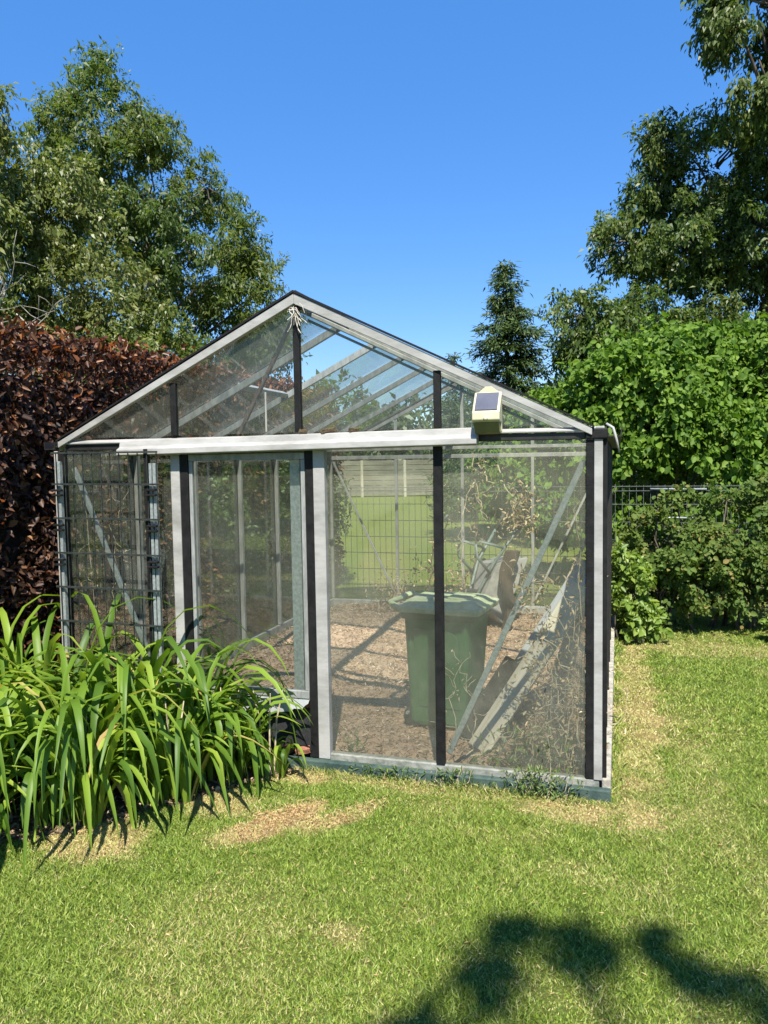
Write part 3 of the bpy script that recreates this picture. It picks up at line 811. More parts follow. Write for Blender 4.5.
mb = MB(); mb.tube([gw(.62, 2.2, .02), gw(.30, 2.05, .7), gw(.05, 1.9, 1.25)], [.014, .013, .011], 8); o = mb.build('bamboo_cane', M['stem'], smooth=True)
tag(o, 'thin pale cane leaning inside against the right wall', 'cane')

# ------------------------------------------------------------------ day lilies
M['lily'] = leafmat('day_lily_leaf', [(0, (.065, .135, .016)), (.4, (.13, .225, .022)), (.8, (.23, .335, .036)), (.95, (.33, .40, .06)), (.97, (.50, .42, .14)), (1, (.42, .30, .12))], trans=.38, tcol=(1.25, 1.3, .6), rough=.46, spec=.32)
def lily_leaf(mb, p, az, tilt, L, w, sag, R):
    d = Vector((math.cos(az), math.sin(az), 0)); side = Vector((-d.y, d.x, 0))
    n = 11; th = tilt; q = Vector(p); kk = R.uniform(.38, .66); tw = R.uniform(-.5, .5); bend = R.uniform(-.35, .35)
    vs = []
    for i in range(n+1):
        u = i/n
        wd = w*(.55 + .45*min(1, u*4))*(1 - max(0, (u-.55)/.45)**1.8)
        dd = d*math.cos(bend*u) + side*math.sin(bend*u); ss = Vector((-dd.y, dd.x, 0))
        t = dd*math.sin(th) + Vector((0, 0, 1))*math.cos(th)
        nn = ss.cross(t) * -1
        s2 = ss*math.cos(tw*u) + nn*math.sin(tw*u); n2 = nn*math.cos(tw*u) - ss*math.sin(tw*u)
        fold = wd*.22*(1-.4*u)
        vs += [q - s2*wd/2 + n2*fold, q.copy(), q + s2*wd/2 + n2*fold]
        q = q + t*(L/n)
        if q.z < .012: q.z = .012
        th += sag/n*(.25 + 2.6*math.exp(-((u-kk)/.17)**2))*.95
        th = min(th, 2.95)
    fs = []
    for i in range(n):
        a = i*3
        fs += [(a, a+1, a+4, a+3), (a+1, a+2, a+5, a+4)]
    mb.add(vs, fs)
def lily(t, s, n, Lm, label, seed, spread=.14, lean=None):
    R = random.Random(seed)
    p = gw(t, s); root = empty('day_lily', (p.x, p.y, .004), label, 'day lily', 0, 'day lilies along the greenhouse front')
    mb = MB()
    for i in range(int(n*1.25)):
        az = R.uniform(0, 2*PI); rr = spread*math.sqrt(R.random())
        b = (rr*math.cos(az+R.uniform(-1, 1)), rr*math.sin(az+R.uniform(-1, 1)), .0)
        tilt = R.uniform(.02, .34); L = Lm*R.uniform(.38, 1.05); sg = R.choice((R.uniform(1.2, 2.2), R.uniform(2.2, 3.0), R.uniform(2.5, 3.3), R.uniform(2.5, 3.3)))
        if sg < 2.2: L *= .68
        lily_leaf(mb, b, az+R.uniform(-.5, .5), tilt, L, R.uniform(.024, .043), sg, R)
    me = bpy.data.meshes.new('leaves'); me.from_pydata(mb.v, [], mb.f); me.materials.append(M['lily'])
    me.polygons.foreach_set('use_smooth', [True]*len(me.polygons))
    link(bpy.data.objects.new('leaves', me), root)
    mb = MB()
    for i in range(3):
        a = R.uniform(0, 6.28); mb.tube([(0.03*math.cos(a), .03*math.sin(a), 0), (.05*math.cos(a), .05*math.sin(a), .28), (.09*math.cos(a), .09*math.sin(a), .45)], [.006, .005, .003], 5)
    mb.build('stalk', M['stem'], root)
# near edge of the bed, then rows toward the glass
lily(1.70, -.14, 14, .46, 'smallest day lily clump, by the white door post', 1, .10)
lily(1.90, -.24, 54, .85, 'day lily clump arching before the grey kick panel', 2)
lily(2.04, -.52, 84, 1.05, 'day lily clump at the right bend of the bed edge, leaves touching the lawn', 3)
lily(2.18, -.18, 66, 1.2, 'day lily clump in front of the left door post', 4)
lily(2.34, -.84, 96, 1.15, 'day lily clump at the lawn edge beside the leaf litter gap', 5)
lily(2.44, -.32, 76, 1.38, 'day lily clump below the right trellis post', 6)
lily(2.74, -.42, 76, 1.42, 'tall day lily clump below the middle of the trellis', 7)
lily(2.74, -1.16, 92, 1.15, 'day lily clump at the lawn edge, lower left of the photo', 8)
lily(3.06, -.34, 70, 1.4, 'day lily clump below the left trellis post', 9)
lily(3.02, -.84, 80, 1.25, 'day lily clump at the left photo edge, half cut by the frame', 10)
lily(3.34, -.36, 66, 1.36, 'day lily clump against the copper hedge, farthest left', 11)

# ------------------------------------------------------------------ weeds, dead vines, dry stalks
M['deadleaf'] = leafmat('dead_vine_leaf', [(0, (.24, .16, .09)), (.6, (.46, .35, .21)), (1, (.66, .54, .35))], trans=.25, tcol=(1.2, 1, .7), rough=.9, spec=.1)
M['weed'] = leafmat('weed_leaf', [(0, (.06, .11, .02)), (.6, (.11, .17, .035)), (1, (.22, .25, .09))], trans=.3)
def weed(t, s, z, r, h, n, label, cat='weed', m='weed', L=.03, W_=.008, inside=False):
    p = gw(t, s, z); root = empty('weed', p, label, cat, 0, 'weeds about the greenhouse')
    P = np.stack([RNG.normal(size=n)*r[0], RNG.normal(size=n)*r[1], RNG.random(n)**1.5*h], 1)
    c, q = math.cos(-YAW), math.sin(-YAW)
    P = np.stack([P[:, 0]*c - P[:, 1]*q, P[:, 0]*q + P[:, 1]*c, P[:, 2]], 1)
    A = rand_unit(n)*.8 + np.array([0, 0, .6]); N = rand_unit(n)*.7 + np.array([0, -.3, .5])
    V, F = leaf_arrays(P, A, N, L*RNG.uniform(.5, 1.4, n), W_*RNG.uniform(.6, 1.4, n), .2, .2)
    np_mesh('leaves', V, F, M[m], root)
    if n < 100: return
    mb = MB()
    for i in range(min(n//12, 24)):
        x = P[i*3]; mb.tube([(x[0]*.6, x[1]*.6, 0), (x[0], x[1], x[2]*.6), (x[0]+.01, x[1], x[2]+.02)], .0016, 4)
    mb.build('stems', M['stem'], root)
weed(.28, -.085, .0, (.10, .022), .14, 420, 'straggling weed spilling over the green base board, near the right corner')
weed(.70, -.08, .0, (.06, .02), .08, 160, 'low weed on the green base board below the black mullion')
weed(1.05, -.075, .0, (.12, .012), .06, 160, 'thin weed row along the green base board under the bin')
weed(.30, .17, .02, (.14, .06), .22, 520, 'leafy weed growing inside the glass at the foot of the beam', L=.05, W_=.014)
weed(.24, .62, .04, (.13, .22), .42, 900, 'heap of pale dead weeds inside the right wall beside the leaning beam', m='deadleaf', L=.05, W_=.007)
weed(1.30, .10, .02, (.03, .02), .14, 50, 'tiny upright weed inside the glass by the white door post', L=.05, W_=.010)

def vine(name, paths, nleaf, label, seed, L=.03, m='stem', spread=.05, cat='dead vine', r0=.0032, grp='dried vines in the greenhouse'):
    R = random.Random(seed)
    p0 = Vector(paths[0][0]); root = empty(name, p0, label, cat, 0, grp)
    mb = MB(); pts_all = []
    for path in paths:
        P = [Vector(q) - p0 for q in path]; out = []
        for a, b in zip(P, P[1:]):
            for k in range(6): out.append(a.lerp(b, k/6) + Vector((R.gauss(0, .012), R.gauss(0, .008), R.gauss(0, .012))))
        out.append(P[-1]); mb.tube(out, [r0*(1-.6*i/len(out)) for i in range(len(out))], 5); pts_all += out
        for i in range(len(out)//2):
            q = out[R.randrange(len(out))]; d = Vector((R.gauss(0, 1), R.gauss(0, .5), R.gauss(0, 1))).normalized(); w = [q]
            for k in range(5):
                q = q + d*R.uniform(.012, .035); d = (d + Vector((R.gauss(0, .5), R.gauss(0, .3), R.gauss(0, .5)))).normalized(); w.append(q)
            mb.tube(w, r0*.42, 4); pts_all += w
    mb.build('stems', M[m], root)
    if nleaf:
        C = np.array([pts_all[R.randrange(len(pts_all))] for _ in range(nleaf)])
        C = C + RNG.normal(size=C.shape)*spread*np.array([.6, .4, .6])
        V, F = leaf_arrays(C, rand_unit(nleaf) + np.array([0, 0, -.5]), rand_unit(nleaf), L*RNG.uniform(.5, 1.3, nleaf), L*.5*RNG.uniform(.5, 1.2, nleaf), .35, .4)
        np_mesh('leaves', V, F, M['deadleaf'], root)
vine('dead_vine', [[gw(.10, .10, .02), gw(.11, .10, .5), gw(.085, .10, .95), gw(.12, .10, 1.3), gw(.10, .09, 1.6)], [gw(.16, .09, .02), gw(.13, .10, .4), gw(.16, .08, .75), gw(.30, .08, 1.0), gw(.42, .08, 1.1)],
     [gw(.13, .1, .1), gw(.09, .12, .5), gw(.13, .12, .85), (gw(.08, .1, 1.15))], [gw(.14, .1, .5), gw(.24, .07, .62), gw(.36, .07, .58)], [gw(.12, .1, .9), gw(.25, .08, 1.05), gw(.40, .07, 1.02)], [gw(.20, .08, .1), gw(.18, .07, .45), gw(.28, .06, .72), gw(.24, .06, .9)], [gw(.26, .08, .1), gw(.24, .07, .3), gw(.13, .07, .55)], [gw(.08, .07, .1), gw(.075, .06, .6), gw(.09, .06, 1.2)], [gw(.15, .07, .6), gw(.3, .06, .8), gw(.34, .06, 1.0)], [gw(.34, .08, .1), gw(.30, .07, .35), gw(.18, .07, .5)]],
     760, 'tall dried vine climbing inside the right corner behind the glass', 4, .026, spread=.045)
vine('dead_vine', [[gw(.66, .07, .1), gw(.60, .07, .36), gw(.70, .07, .55)], [gw(.66, .07, .1), gw(.50, .08, .22), gw(.36, .1, .28)], [gw(.72, .07, .1), (gw(.74, .07, .4)), gw(.69, .06, .62)]],
     40, 'low dried vine beside the foot of the diagonal brace', 9, .022)
vine('dead_vine', [[gw(.90, 1.9, 1.62), gw(.85, 1.8, 1.5), gw(.72, 1.9, 1.45), gw(.62, 1.9, 1.55)], [gw(.95, 1.9, 1.66), gw(.93, 1.9, 1.40), gw(.84, 1.85, 1.22)], [gw(.8, 1.9, 1.62), gw(.66, 1.8, 1.38), gw(.58, 1.9, 1.30)], [gw(.88, 1.9, 1.6), gw(1.02, 1.9, 1.35), gw(1.05, 1.9, 1.02), gw(1.02, 1.9, .6)]],
     150, 'dried vine hanging from the roof above the wheelbarrow', 12, .026, spread=.06, r0=.0045)
vine('dead_vine', [[gw(.95, 3.6, 1.02), gw(.86, 3.6, 1.12), gw(.75, 3.6, 1.15)], [gw(.9, 3.6, 1.05), gw(.8, 3.55, 1.25), gw(.72, 3.6, 1.30)], [gw(.88, 3.6, 1.0), gw(.78, 3.5, 1.05), gw(.70, 3.6, 1.02)]],
     300, 'clump of dry straw vine caught on the wheelbarrow grips', 14, .045, spread=.10)
vine('dry_stalk', [[gw(1.80, 3.9, .05), gw(1.76, 3.9, .5), gw(1.70, 3.9, 1.0), gw(1.66, 3.9, 1.4)], [gw(1.76, 3.9, .5), gw(1.64, 3.9, .8), gw(1.55, 3.9, 1.15)]], 40, 'bare dry stalk standing left of the bin before the back glass', 21, .05, 'darkstem', cat='dry stalk', r0=.010)
vine('dry_stalk', [[gw(1.36, 4.0, .05), gw(1.33, 4.0, .6), gw(1.30, 4.0, 1.1), gw(1.33, 4.0, 1.6)], [gw(1.34, 4.0, .4), gw(1.24, 4.0, .8), gw(1.12, 4.0, 1.05)]], 60, 'dry stalk tied behind the black mullion, bent at its top', 22, .05, 'darkstem', cat='dry stalk', r0=.009)
vine('dry_stalk', [[gw(2.05, 3.9, .1), gw(2.0, 3.9, .35), gw(1.9, 3.9, .62)], [gw(2.1, 3.9, .1), gw(2.15, 3.9, .4), gw(2.2, 3.9, .5)], [gw(2.3, 3.8, .1), gw(2.35, 3.8, .4)]], 420, 'bushy dry weed stalks heaped along the left of the back glass', 23, .04, 'stem', spread=.16, cat='dry stalk')
vine('dry_stalk', [[gw(1.45, 3.95, .1), gw(1.5, 3.95, .35), gw(1.44, 3.95, .5)], [gw(1.6, 3.9, .1), gw(1.62, 3.9, .4)], [gw(1.3, 3.9, .1), gw(1.28, 3.9, .45)]], 260, 'bushy dry weed stalks left behind the bin lid', 24, .035, 'darkstem', spread=.14, cat='dry stalk')
vine('dead_vine', [[gw(W-.10, .10, .1), gw(W-.12, .1, .8), gw(W-.10, .1, 1.6)], [gw(W-.3, .08, .1), gw(W-.28, .08, .7), gw(W-.32, .08, 1.3), gw(W-.42, .08, 1.55)], [gw(2.42, .08, .3), gw(2.45, .08, 1.0), gw(2.52, .08, 1.5)]], 110, 'speckled dry vine behind the glass of the trellis bay', 31, .025, spread=.05)

# ------------------------------------------------------------------ copper beech hedge on the left
M['beech'] = leafmat('copper_beech_leaf', [(0, (.030, .015, .009)), (.4, (.062, .030, .018)), (.75, (.115, .058, .034)), (.93, (.21, .105, .055)), (1, (.40, .22, .11))], trans=.32, tcol=(1.9, 1.05, .55), rough=.5, spec=.35)
M['beech_core'] = surf('hedge_twigs', (.006, .005, .004), (.022, .016, .012), 1, 30, bump=1)
M['hedgegreen'] = leafmat('ivy_in_hedge', [(0, (.03, .06, .015)), (.6, (.06, .10, .025)), (1, (.12, .16, .05))], trans=.25)
def beech():
    root = empty('beech_hedge', gw(W+.95, 1.5), 'clipped copper beech hedge with dark purple leaves left of the greenhouse', 'hedge', -YAW)
    # local: x across (-.5 .. .5, +x toward the greenhouse), y along
    y0, y1, H, hw = -4.2, 4.5, 2.54, .52
    mb = MB(); n = 40; rings = []
    for i in range(n+1):
        y = y0+.35+(y1-y0-.7)*i/n
        e = [noise.noise(Vector((y*1.3, k*3.1, 0)))*.08 for k in range(6)]
        rings.append([(-hw+.22+e[0], y, .0), (hw-.22+e[1], y, 0), (hw-.20+e[2], y, 1.2), (hw-.26+e[3], y, H-.28), (-hw+.26+e[4], y, H-.26+e[5]), (-hw+.2, y, 1.2)])
    loft(mb, rings); mb.build('branches', M['beech_core'], root)
    def shell(nF, nT, nB, nE):
        pts, nrm = [], []
        for k in range(nF):
            y = RNG.uniform(y0, y1); z = RNG.uniform(.08, H); d = abs(RNG.normal())*.085
            b = .09*noise.noise(Vector((y*1.7, z*1.7, 3))) + .05*noise.noise(Vector((y*5, z*5, 1)))
            if noise.noise(Vector((y*3.2, z*3.2, 8))) < -.34 and RNG.random() < .8: continue
            pts.append((hw + b - d - .05*max(0, z-2.2)*2, y, z)); nrm.append((1, -.25, .35))
        for k in range(nT):
            y = RNG.uniform(y0, y1); x = RNG.uniform(-hw, hw); d = abs(RNG.normal())*.06
            b = .10*noise.noise(Vector((y*1.5, x*1.5, 5))) + .06*noise.noise(Vector((y*5, x*5, 2)))
            pts.append((x, y, H + b - d + (RNG.random() < .08)*RNG.random()*.14)); nrm.append((.2, -.1, 1))
        for k in range(nB):
            y = RNG.uniform(y0, y1); z = RNG.uniform(.1, H); pts.append((-hw + RNG.normal()*.06, y, z)); nrm.append((-1, 0, .3))
        for k in range(nE):
            x = RNG.uniform(-hw, hw); z = RNG.uniform(.1, H)
            pts.append((x, (y0 if k % 2 else y1) + RNG.normal()*.06, z)); nrm.append((0, -1 if k % 2 else 1, .3))
        return np.array(pts), np.array(nrm)
    P, O = shell(40000, 10000, 4500, 2200)
    n = len(P)
    A = norm(O*.35 + rand_unit(n)*.75 + np.array([0, 0, -.45])); N = norm(O*.8 + rand_unit(n)*.7 + np.array([0, 0, .25]))
    V, F = leaf_arrays(P, A, N, RNG.uniform(.032, .075, n), RNG.uniform(.020, .045, n), .2, .25)
    np_mesh('leaves', V, F, M['beech'], root)
    # new growth along the top and green leaves low in the shade
    n = 2600; y = RNG.uniform(y0, y1, n); P = np.stack([RNG.uniform(-hw, hw+.06, n), y, H - .18*RNG.random(n) + .16*RNG.random(n)**2], 1)
    P2 = np.stack([np.full(n, hw-.02)+RNG.normal(size=n)*.05, y, H - .65*RNG.random(n)**1.6], 1); P = np.concatenate([P, P2[:900]])
    n = len(P); V, F = leaf_arrays(P, rand_unit(n)*.7 + np.array([.2, 0, .3]), rand_unit(n) + np.array([.3, -.3, .4]), RNG.uniform(.04, .08, n), RNG.uniform(.022, .04, n), .25, .2)
    np_mesh('new_growth', V, F, leafmat('copper_new_leaf', [(0, (.07, .025, .014)), (.6, (.16, .055, .022)), (1, (.34, .14, .045))], trans=.4, tcol=(1.6, 1, .5), rough=.4), root)
    n = 7000; y = RNG.uniform(.9, y1, n); z = RNG.uniform(.05, 1.9, n)
    k = np.array([noise.noise(Vector((a*1.4, b*1.4, 4))) > .02 + .16*(b-.8) for a, b in zip(y, z)])
    P = np.stack([np.full(n, hw)+.06+RNG.normal(size=n)*.06, y, z], 1)[k]; n = len(P)
    V, F = leaf_arrays(P, rand_unit(n)*.8 + np.array([.3, 0, -.3]), rand_unit(n)*.7 + np.array([.8, -.2, .4]), RNG.uniform(.035, .075, n), RNG.uniform(.025, .055, n), .2, .2)
    np_mesh('ivy', V, F, M['hedgegreen'], root)
beech()

# ------------------------------------------------------------------ trees and shrubs
M['ash'] = leafmat('ash_leaf', [(0, (.040, .075, .012)), (.5, (.070, .120, .018)), (.85, (.105, .155, .028)), (1, (.15, .18, .05))], trans=.45, patch=((.19, .20, .035), .6), pscale=.5)
M['maple'] = leafmat('yellow_green_leaf', [(0, (.06, .095, .015)), (.5, (.115, .155, .026)), (.85, (.17, .20, .042)), (1, (.27, .25, .09))], trans=.35, patch=((.17, .16, .055), .5), pscale=.6)
M['walnut'] = leafmat('walnut_leaf', [(0, (.034, .068, .012)), (.5, (.068, .115, .020)), (.85, (.105, .155, .030)), (1, (.18, .20, .05))], trans=.32, rough=.45, spec=.35, patch=((.11, .13, .03), .45), pscale=.45)
M['hazel'] = leafmat('hazel_leaf', [(0, (.055, .115, .012)), (.5, (.105, .19, .020)), (.9, (.15, .245, .030)), (1, (.21, .29, .055))], trans=.36, rough=.55, spec=.22)
M['currant'] = leafmat('currant_leaf', [(0, (.055, .105, .020)), (.5, (.095, .155, .030)), (.9, (.14, .20, .045)), (1, (.28, .20, .07))], trans=.36, rough=.6, spec=.2, patch=((.17, .19, .045), .45), pscale=2.0)
M['lime'] = leafmat('yellow_green_bush_leaf', [(0, (.10, .17, .025)), (.5, (.16, .245, .035)), (1, (.25, .32, .06))], trans=.38)
M['spruce'] = leafmat('spruce_needle_spray', [(0, (.032, .065, .020)), (.6, (.06, .10, .030)), (1, (.10, .14, .045))], trans=.2, rough=.5)
M['farleaf'] = leafmat('far_leaf', [(0, (.035, .065, .018)), (.6, (.065, .10, .028)), (1, (.11, .14, .045))], trans=.3)
M['deadtwig'] = surf('bare_grey_twig', (.22, .19, .15), (.42, .38, .31), .9, 20)

def limb_path(a, b, R, k=5, wob=.12, sag=.0):
    a, b = Vector(a), Vector(b); L = (b-a).length; out = []
    for i in range(k+1):
        u = i/k; p = a.lerp(b, u)
        w = math.sin(PI*u)
        p += Vector((R.gauss(0, 1), R.gauss(0, 1), R.gauss(0, .6)))*wob*L*w*.35 + Vector((0, 0, 1))*L*sag*w
        out.append(p)
    return out
def tree(name, base, clumps, m, per, spread, L, W_, label, cat, trunk_r=.16, top=None, fork=.35, seed=0, gap=.0, freq=.9, twig=.10, group=None, fine=False, bark='bark', extra=None, crown='crown', stems=1, **kw):
    R = random.Random(seed)
    base = Vector(base); root = empty(name, base, label, cat, 0, group)
    loc = [((c[0]-base.x, c[1]-base.y, c[2]-base.z), r, n) for c, r, n in clumps]
    C, O = sprigs(loc, gap, freq, seed)
    cen = sum((Vector(c) for c, _, _ in loc), Vector())/len(loc)
    top = Vector(top)-base if top else Vector((cen.x, cen.y, max(c[2]+r[2]*.5 for c, r, _ in loc)))
    mb = MB()
    for sI in range(stems):
        off = Vector((0, 0, 0)) if stems == 1 else Vector((R.uniform(-.25, .25), R.uniform(-.2, .2), 0))
        tp = top if stems == 1 else Vector(loc[sI % len(loc)][0])
        tp_path = limb_path(off, tp, R, 8, .10)
        mb.tube(tp_path, [trunk_r/math.sqrt(stems)*(1-.85*i/8) for i in range(9)], 9)
        if sI == 0: tpath = tp_path
    for c, r, n in loc:
        c = Vector(c)
        i = max(1, min(7, int(8*min(.9, max(fork*.6, (c.z-.9*(c-top).length*.4)/max(top.z, .1))))))
        st = tpath[i]
        if stems > 1: st = Vector((R.uniform(-.2, .2), R.uniform(-.2, .2), .0))
        lp_ = limb_path(st, c, R, 6, .14, .04)
        r0 = trunk_r*(1-.85*i/8)*.55
        if stems > 1: r0 = trunk_r*.5
        mb.tube(lp_, [r0*(1-.8*q/6) for q in range(7)], 7)
    for k in range(len(C)):
        if R.random() < twig:
            p = Vector(C[k]); c = min((Vector(q[0]) for q in loc), key=lambda q: (q-p).length)
            mb.tube(limb_path(c.lerp(p, .15), p, R, 4, .16), [trunk_r*.09, trunk_r*.075, trunk_r*.06, trunk_r*.045, trunk_r*.025], 5, cap=False)
    if extra: extra(mb, base)
    mb.build('trunk' if stems == 1 else 'branches', M[bark], root, smooth=True)
    foliage(crown, m, root, C, O, per, spread, L, W_, fine=fine, **kw)
    return root

# left: feathery ash, its right flank reaching behind the ridge
tree('ash_tree', (-3.6, 14.6, 0), [((-4.95, 14.2, 7.5), (1.0, 1.1, 1.0), 170), ((-4.2, 14.4, 6.5), (1.5, 1.5, 1.2), 280), ((-3.3, 14.6, 5.6), (1.3, 1.4, 1.3), 240), ((-5.4, 14.2, 6.5), (1.0, 1.2, 1.2), 170),
      ((-2.6, 14.6, 4.6), (.9, 1.0, .95), 170), ((-3.4, 14.4, 4.0), (1.5, 1.3, 1.1), 220), ((-2.1, 14.5, 3.95), (.65, .8, .5), 90), ((-5.0, 14.6, 4.8), (1.4, 1.2, 1.3), 180), ((-3.9, 14.5, 2.8), (1.8, 1.2, 1.1), 180), ((-4.85, 14.1, 8.5), (.35, .4, .35), 26), ((-5.5, 14.1, 7.9), (.4, .4, .4), 30), ((-4.05, 14.3, 7.5), (.5, .5, .4), 40), ((-3.15, 14.5, 6.7), (.45, .5, .4), 38), ((-2.6, 14.5, 5.6), (.4, .5, .4), 34)],
     M['ash'], 58, .16, .085, .030, 'feathery green ash tree behind the copper hedge, beside the gable', 'tree', .20, top=(-4.3, 14.4, 6.6), gap=.25, freq=1.1, seed=3, twig=.12, droop=.5)
# yellow-green tree in front of it
tree('maple_tree', (-5.4, 11.2, 0), [((-4.9, 11.0, 4.6), (1.3, 1.0, 1.2), 220), ((-4.1, 11.1, 3.9), (1.1, .9, 1.0), 190), ((-5.9, 11.0, 4.4), (1.2, 1.0, 1.3), 190), ((-3.5, 11.2, 3.1), (1.0, .9, .9), 170), ((-4.7, 10.9, 3.2), (1.4, .9, 1.0), 230), ((-5.2, 11.2, 5.5), (.9, .8, .8), 120), ((-4.45, 11.1, 5.3), (.7, .7, .7), 90), ((-2.9, 11.4, 2.7), (.7, .7, .5), 80), ((-6.1, 11.0, 5.6), (.8, .8, 1.0), 130), ((-5.6, 10.9, 6.6), (.5, .6, .6), 60)],
     M['maple'], 62, .14, .065, .031, 'yellow green bushy tree right behind the copper hedge', 'tree', .14, top=(-4.8, 11.1, 4.6), gap=.17, freq=1.2, seed=8, twig=.10, droop=.6)
# thin tree at the edge with bare grey twigs
def bare_twigs(mb, base):
    R = random.Random(44)
    for i in range(26):
        a = Vector((R.uniform(-.5, .7), R.uniform(-.6, .1), R.uniform(1.9, 3.6))); d = Vector((R.uniform(.1, 1), R.uniform(-.6, .2), R.uniform(-.5, .7))).normalized()
        pts = [a]
        for k in range(7):
            a = a + d*R.uniform(.10, .20); d = (d + Vector((R.gauss(0, .25), R.gauss(0, .2), R.gauss(0, .25)))).normalized(); pts.append(a)
            if R.random() < .6:
                e = (d + Vector((R.gauss(0, .8), R.gauss(0, .5), R.gauss(0, .8)))).normalized()
                mb.tube([a, a+e*.15, a+e*.27+Vector((0, 0, R.uniform(-.05, .05)))], [.005, .004, .002], 4)
        mb.tube(pts, [.010-.0011*q for q in range(8)], 5)
tree('thin_tree', (-5.0, 9.8, 0), [((-4.95, 9.8, 5.8), (.42, .5, .8), 46), ((-4.95, 9.8, 4.8), (.55, .5, .7), 40), ((-5.3, 9.8, 5.2), (.5, .5, .9), 40), ((-4.95, 9.8, 6.5), (.26, .3, .3), 20), ((-4.8, 9.8, 7.0), (.2, .3, .35), 22), ((-4.75, 9.8, 6.0), (.25, .3, .5), 26)],
     M['maple'], 22, .13, .085, .035, 'thin half bare tree with pale twigs at the left photo edge', 'tree', .045, top=(-5.3, 9.8, 6.2), gap=.2, seed=12, twig=.5, bark='deadtwig', extra=bare_twigs, droop=.5)

# right: walnut tree
tree('walnut_tree', (7.4, 14.6, 0), [((5.95, 14.2, 6.7), (1.25, 1.2, .9), 210), ((5.3, 14.1, 5.6), (1.2, 1.3, .85), 200), ((6.6, 14.2, 5.6), (1.5, 1.4, 1.1), 260), ((5.6, 14.2, 4.3), (1.25, 1.2, .85), 180), ((6.9, 14.0, 4.0), (1.7, 1.3, 1.1), 240), ((7.4, 14.2, 6.9), (1.2, 1.3, .9), 190), ((4.45, 14.1, 5.5), (.7, .8, .45), 70), ((5.1, 14.1, 7.25), (.45, .6, .4), 44), ((8.4, 14.4, 5.6), (1.5, 1.4, 1.4), 200), ((5.9, 14.3, 3.1), (1.5, 1.1, .8), 170), ((4.85, 14.1, 3.7), (.7, .8, .6), 90), ((7.9, 14.2, 3.0), (1.5, 1.2, 1.0), 150), ((5.0, 14.1, 6.4), (.6, .7, .4), 60)],
     M['walnut'], 60, .17, .09, .037, 'large walnut tree with drooping leaves rising on the right', 'tree', .26, top=(6.8, 14.4, 6.2), gap=.26, freq=1.0, seed=21, twig=.12, droop=.5, group='walnut trees on the right')
tree('walnut_tree', (8.3, 12.6, 0), [((6.5, 12.4, 9.0), (1.1, 1.0, .9), 120), ((7.4, 12.4, 8.4), (1.2, 1.0, 1.0), 130), ((5.75, 12.4, 9.6), (.7, .7, .7), 56), ((6.9, 12.4, 10.2), (1.3, 1.0, .8), 110), ((8.4, 12.4, 9.3), (1.2, 1.2, 1.4), 130), ((5.85, 12.4, 8.55), (.7, .6, .6), 90), ((5.2, 12.4, 8.95), (.35, .4, .4), 34), ((6.3, 12.4, 7.4), (.65, .6, .5), 90), ((5.9, 12.4, 7.75), (.5, .5, .35), 60), ((5.5, 12.4, 8.25), (.5, .5, .35), 60), ((5.85, 12.5, 7.2), (.6, .5, .45), 80), ((6.3, 12.4, 8.2), (.6, .6, .5), 80), ((5.1, 12.4, 9.4), (.4, .4, .4), 40), ((5.6, 12.4, 8.7), (.5, .6, .3), 34), ((6.2, 12.4, 8.0), (.45, .5, .35), 26)],
     M['walnut'], 56, .17, .09, .037, 'upper walnut boughs cut off by the top right photo corner', 'tree', .22, gap=.2, freq=1.0, seed=25, twig=.25, droop=.7, group='walnut trees on the right')
tree('walnut_tree', (4.0, 13.0, 0), [((3.15, 12.8, 3.9), (.55, .6, .55), 60), ((3.7, 12.9, 3.5), (.7, .7, .6), 80), ((4.3, 13.0, 3.8), (.7, .6, .6), 60), ((3.2, 12.8, 3.0), (.6, .6, .5), 50)],
     M['walnut'], 54, .15, .085, .037, 'small young walnut between the spruce and the large walnut', 'tree', .07, top=(3.8, 12.9, 3.4), gap=.12, seed=29, twig=.3, droop=.6, group='walnut trees on the right')

# hazel, bright and broad leaved, behind the mesh fence
def shrub(*a, **k): return tree(*a, **k)
shrub('hazel_shrub', (3.9, 10.0, 0), [((2.55, 10.0, 2.15), (.65, .7, .65), 230), ((3.2, 9.9, 2.45), (.75, .7, .7), 300), ((4.1, 10.1, 2.6), (.85, .7, .65), 320), ((5.0, 9.9, 2.5), (.85, .8, .72), 300), ((3.0, 9.65, 1.6), (.8, .6, .75), 260), ((4.0, 9.5, 1.75), (.9, .6, .8), 300), ((5.0, 9.6, 1.5), (.9, .6, .8), 280), ((5.9, 9.8, 2.2), (.9, .8, 1.0), 220), ((3.6, 9.9, 3.05), (.4, .4, .22), 60), ((4.65, 9.9, 3.1), (.4, .4, .2), 54), ((2.2, 10.0, 1.3), (.6, .6, .6), 140), ((1.75, 10.3, 1.5), (.5, .5, .5), 110), ((4.4, 9.5, 2.3), (.45, .3, .35), 90), ((3.5, 9.45, 2.1), (.4, .3, .3), 80), ((2.9, 9.5, 2.7), (.35, .3, .3), 60)],
     M['hazel'], 32, .14, .074, .058, 'bright green broad leaved hazel behind the mesh fence', 'shrub', .06, stems=7, gap=.27, freq=1.9, seed=31, twig=.25, fine=True, droop=.5, up=.75, fold=.12, crown='leaves')
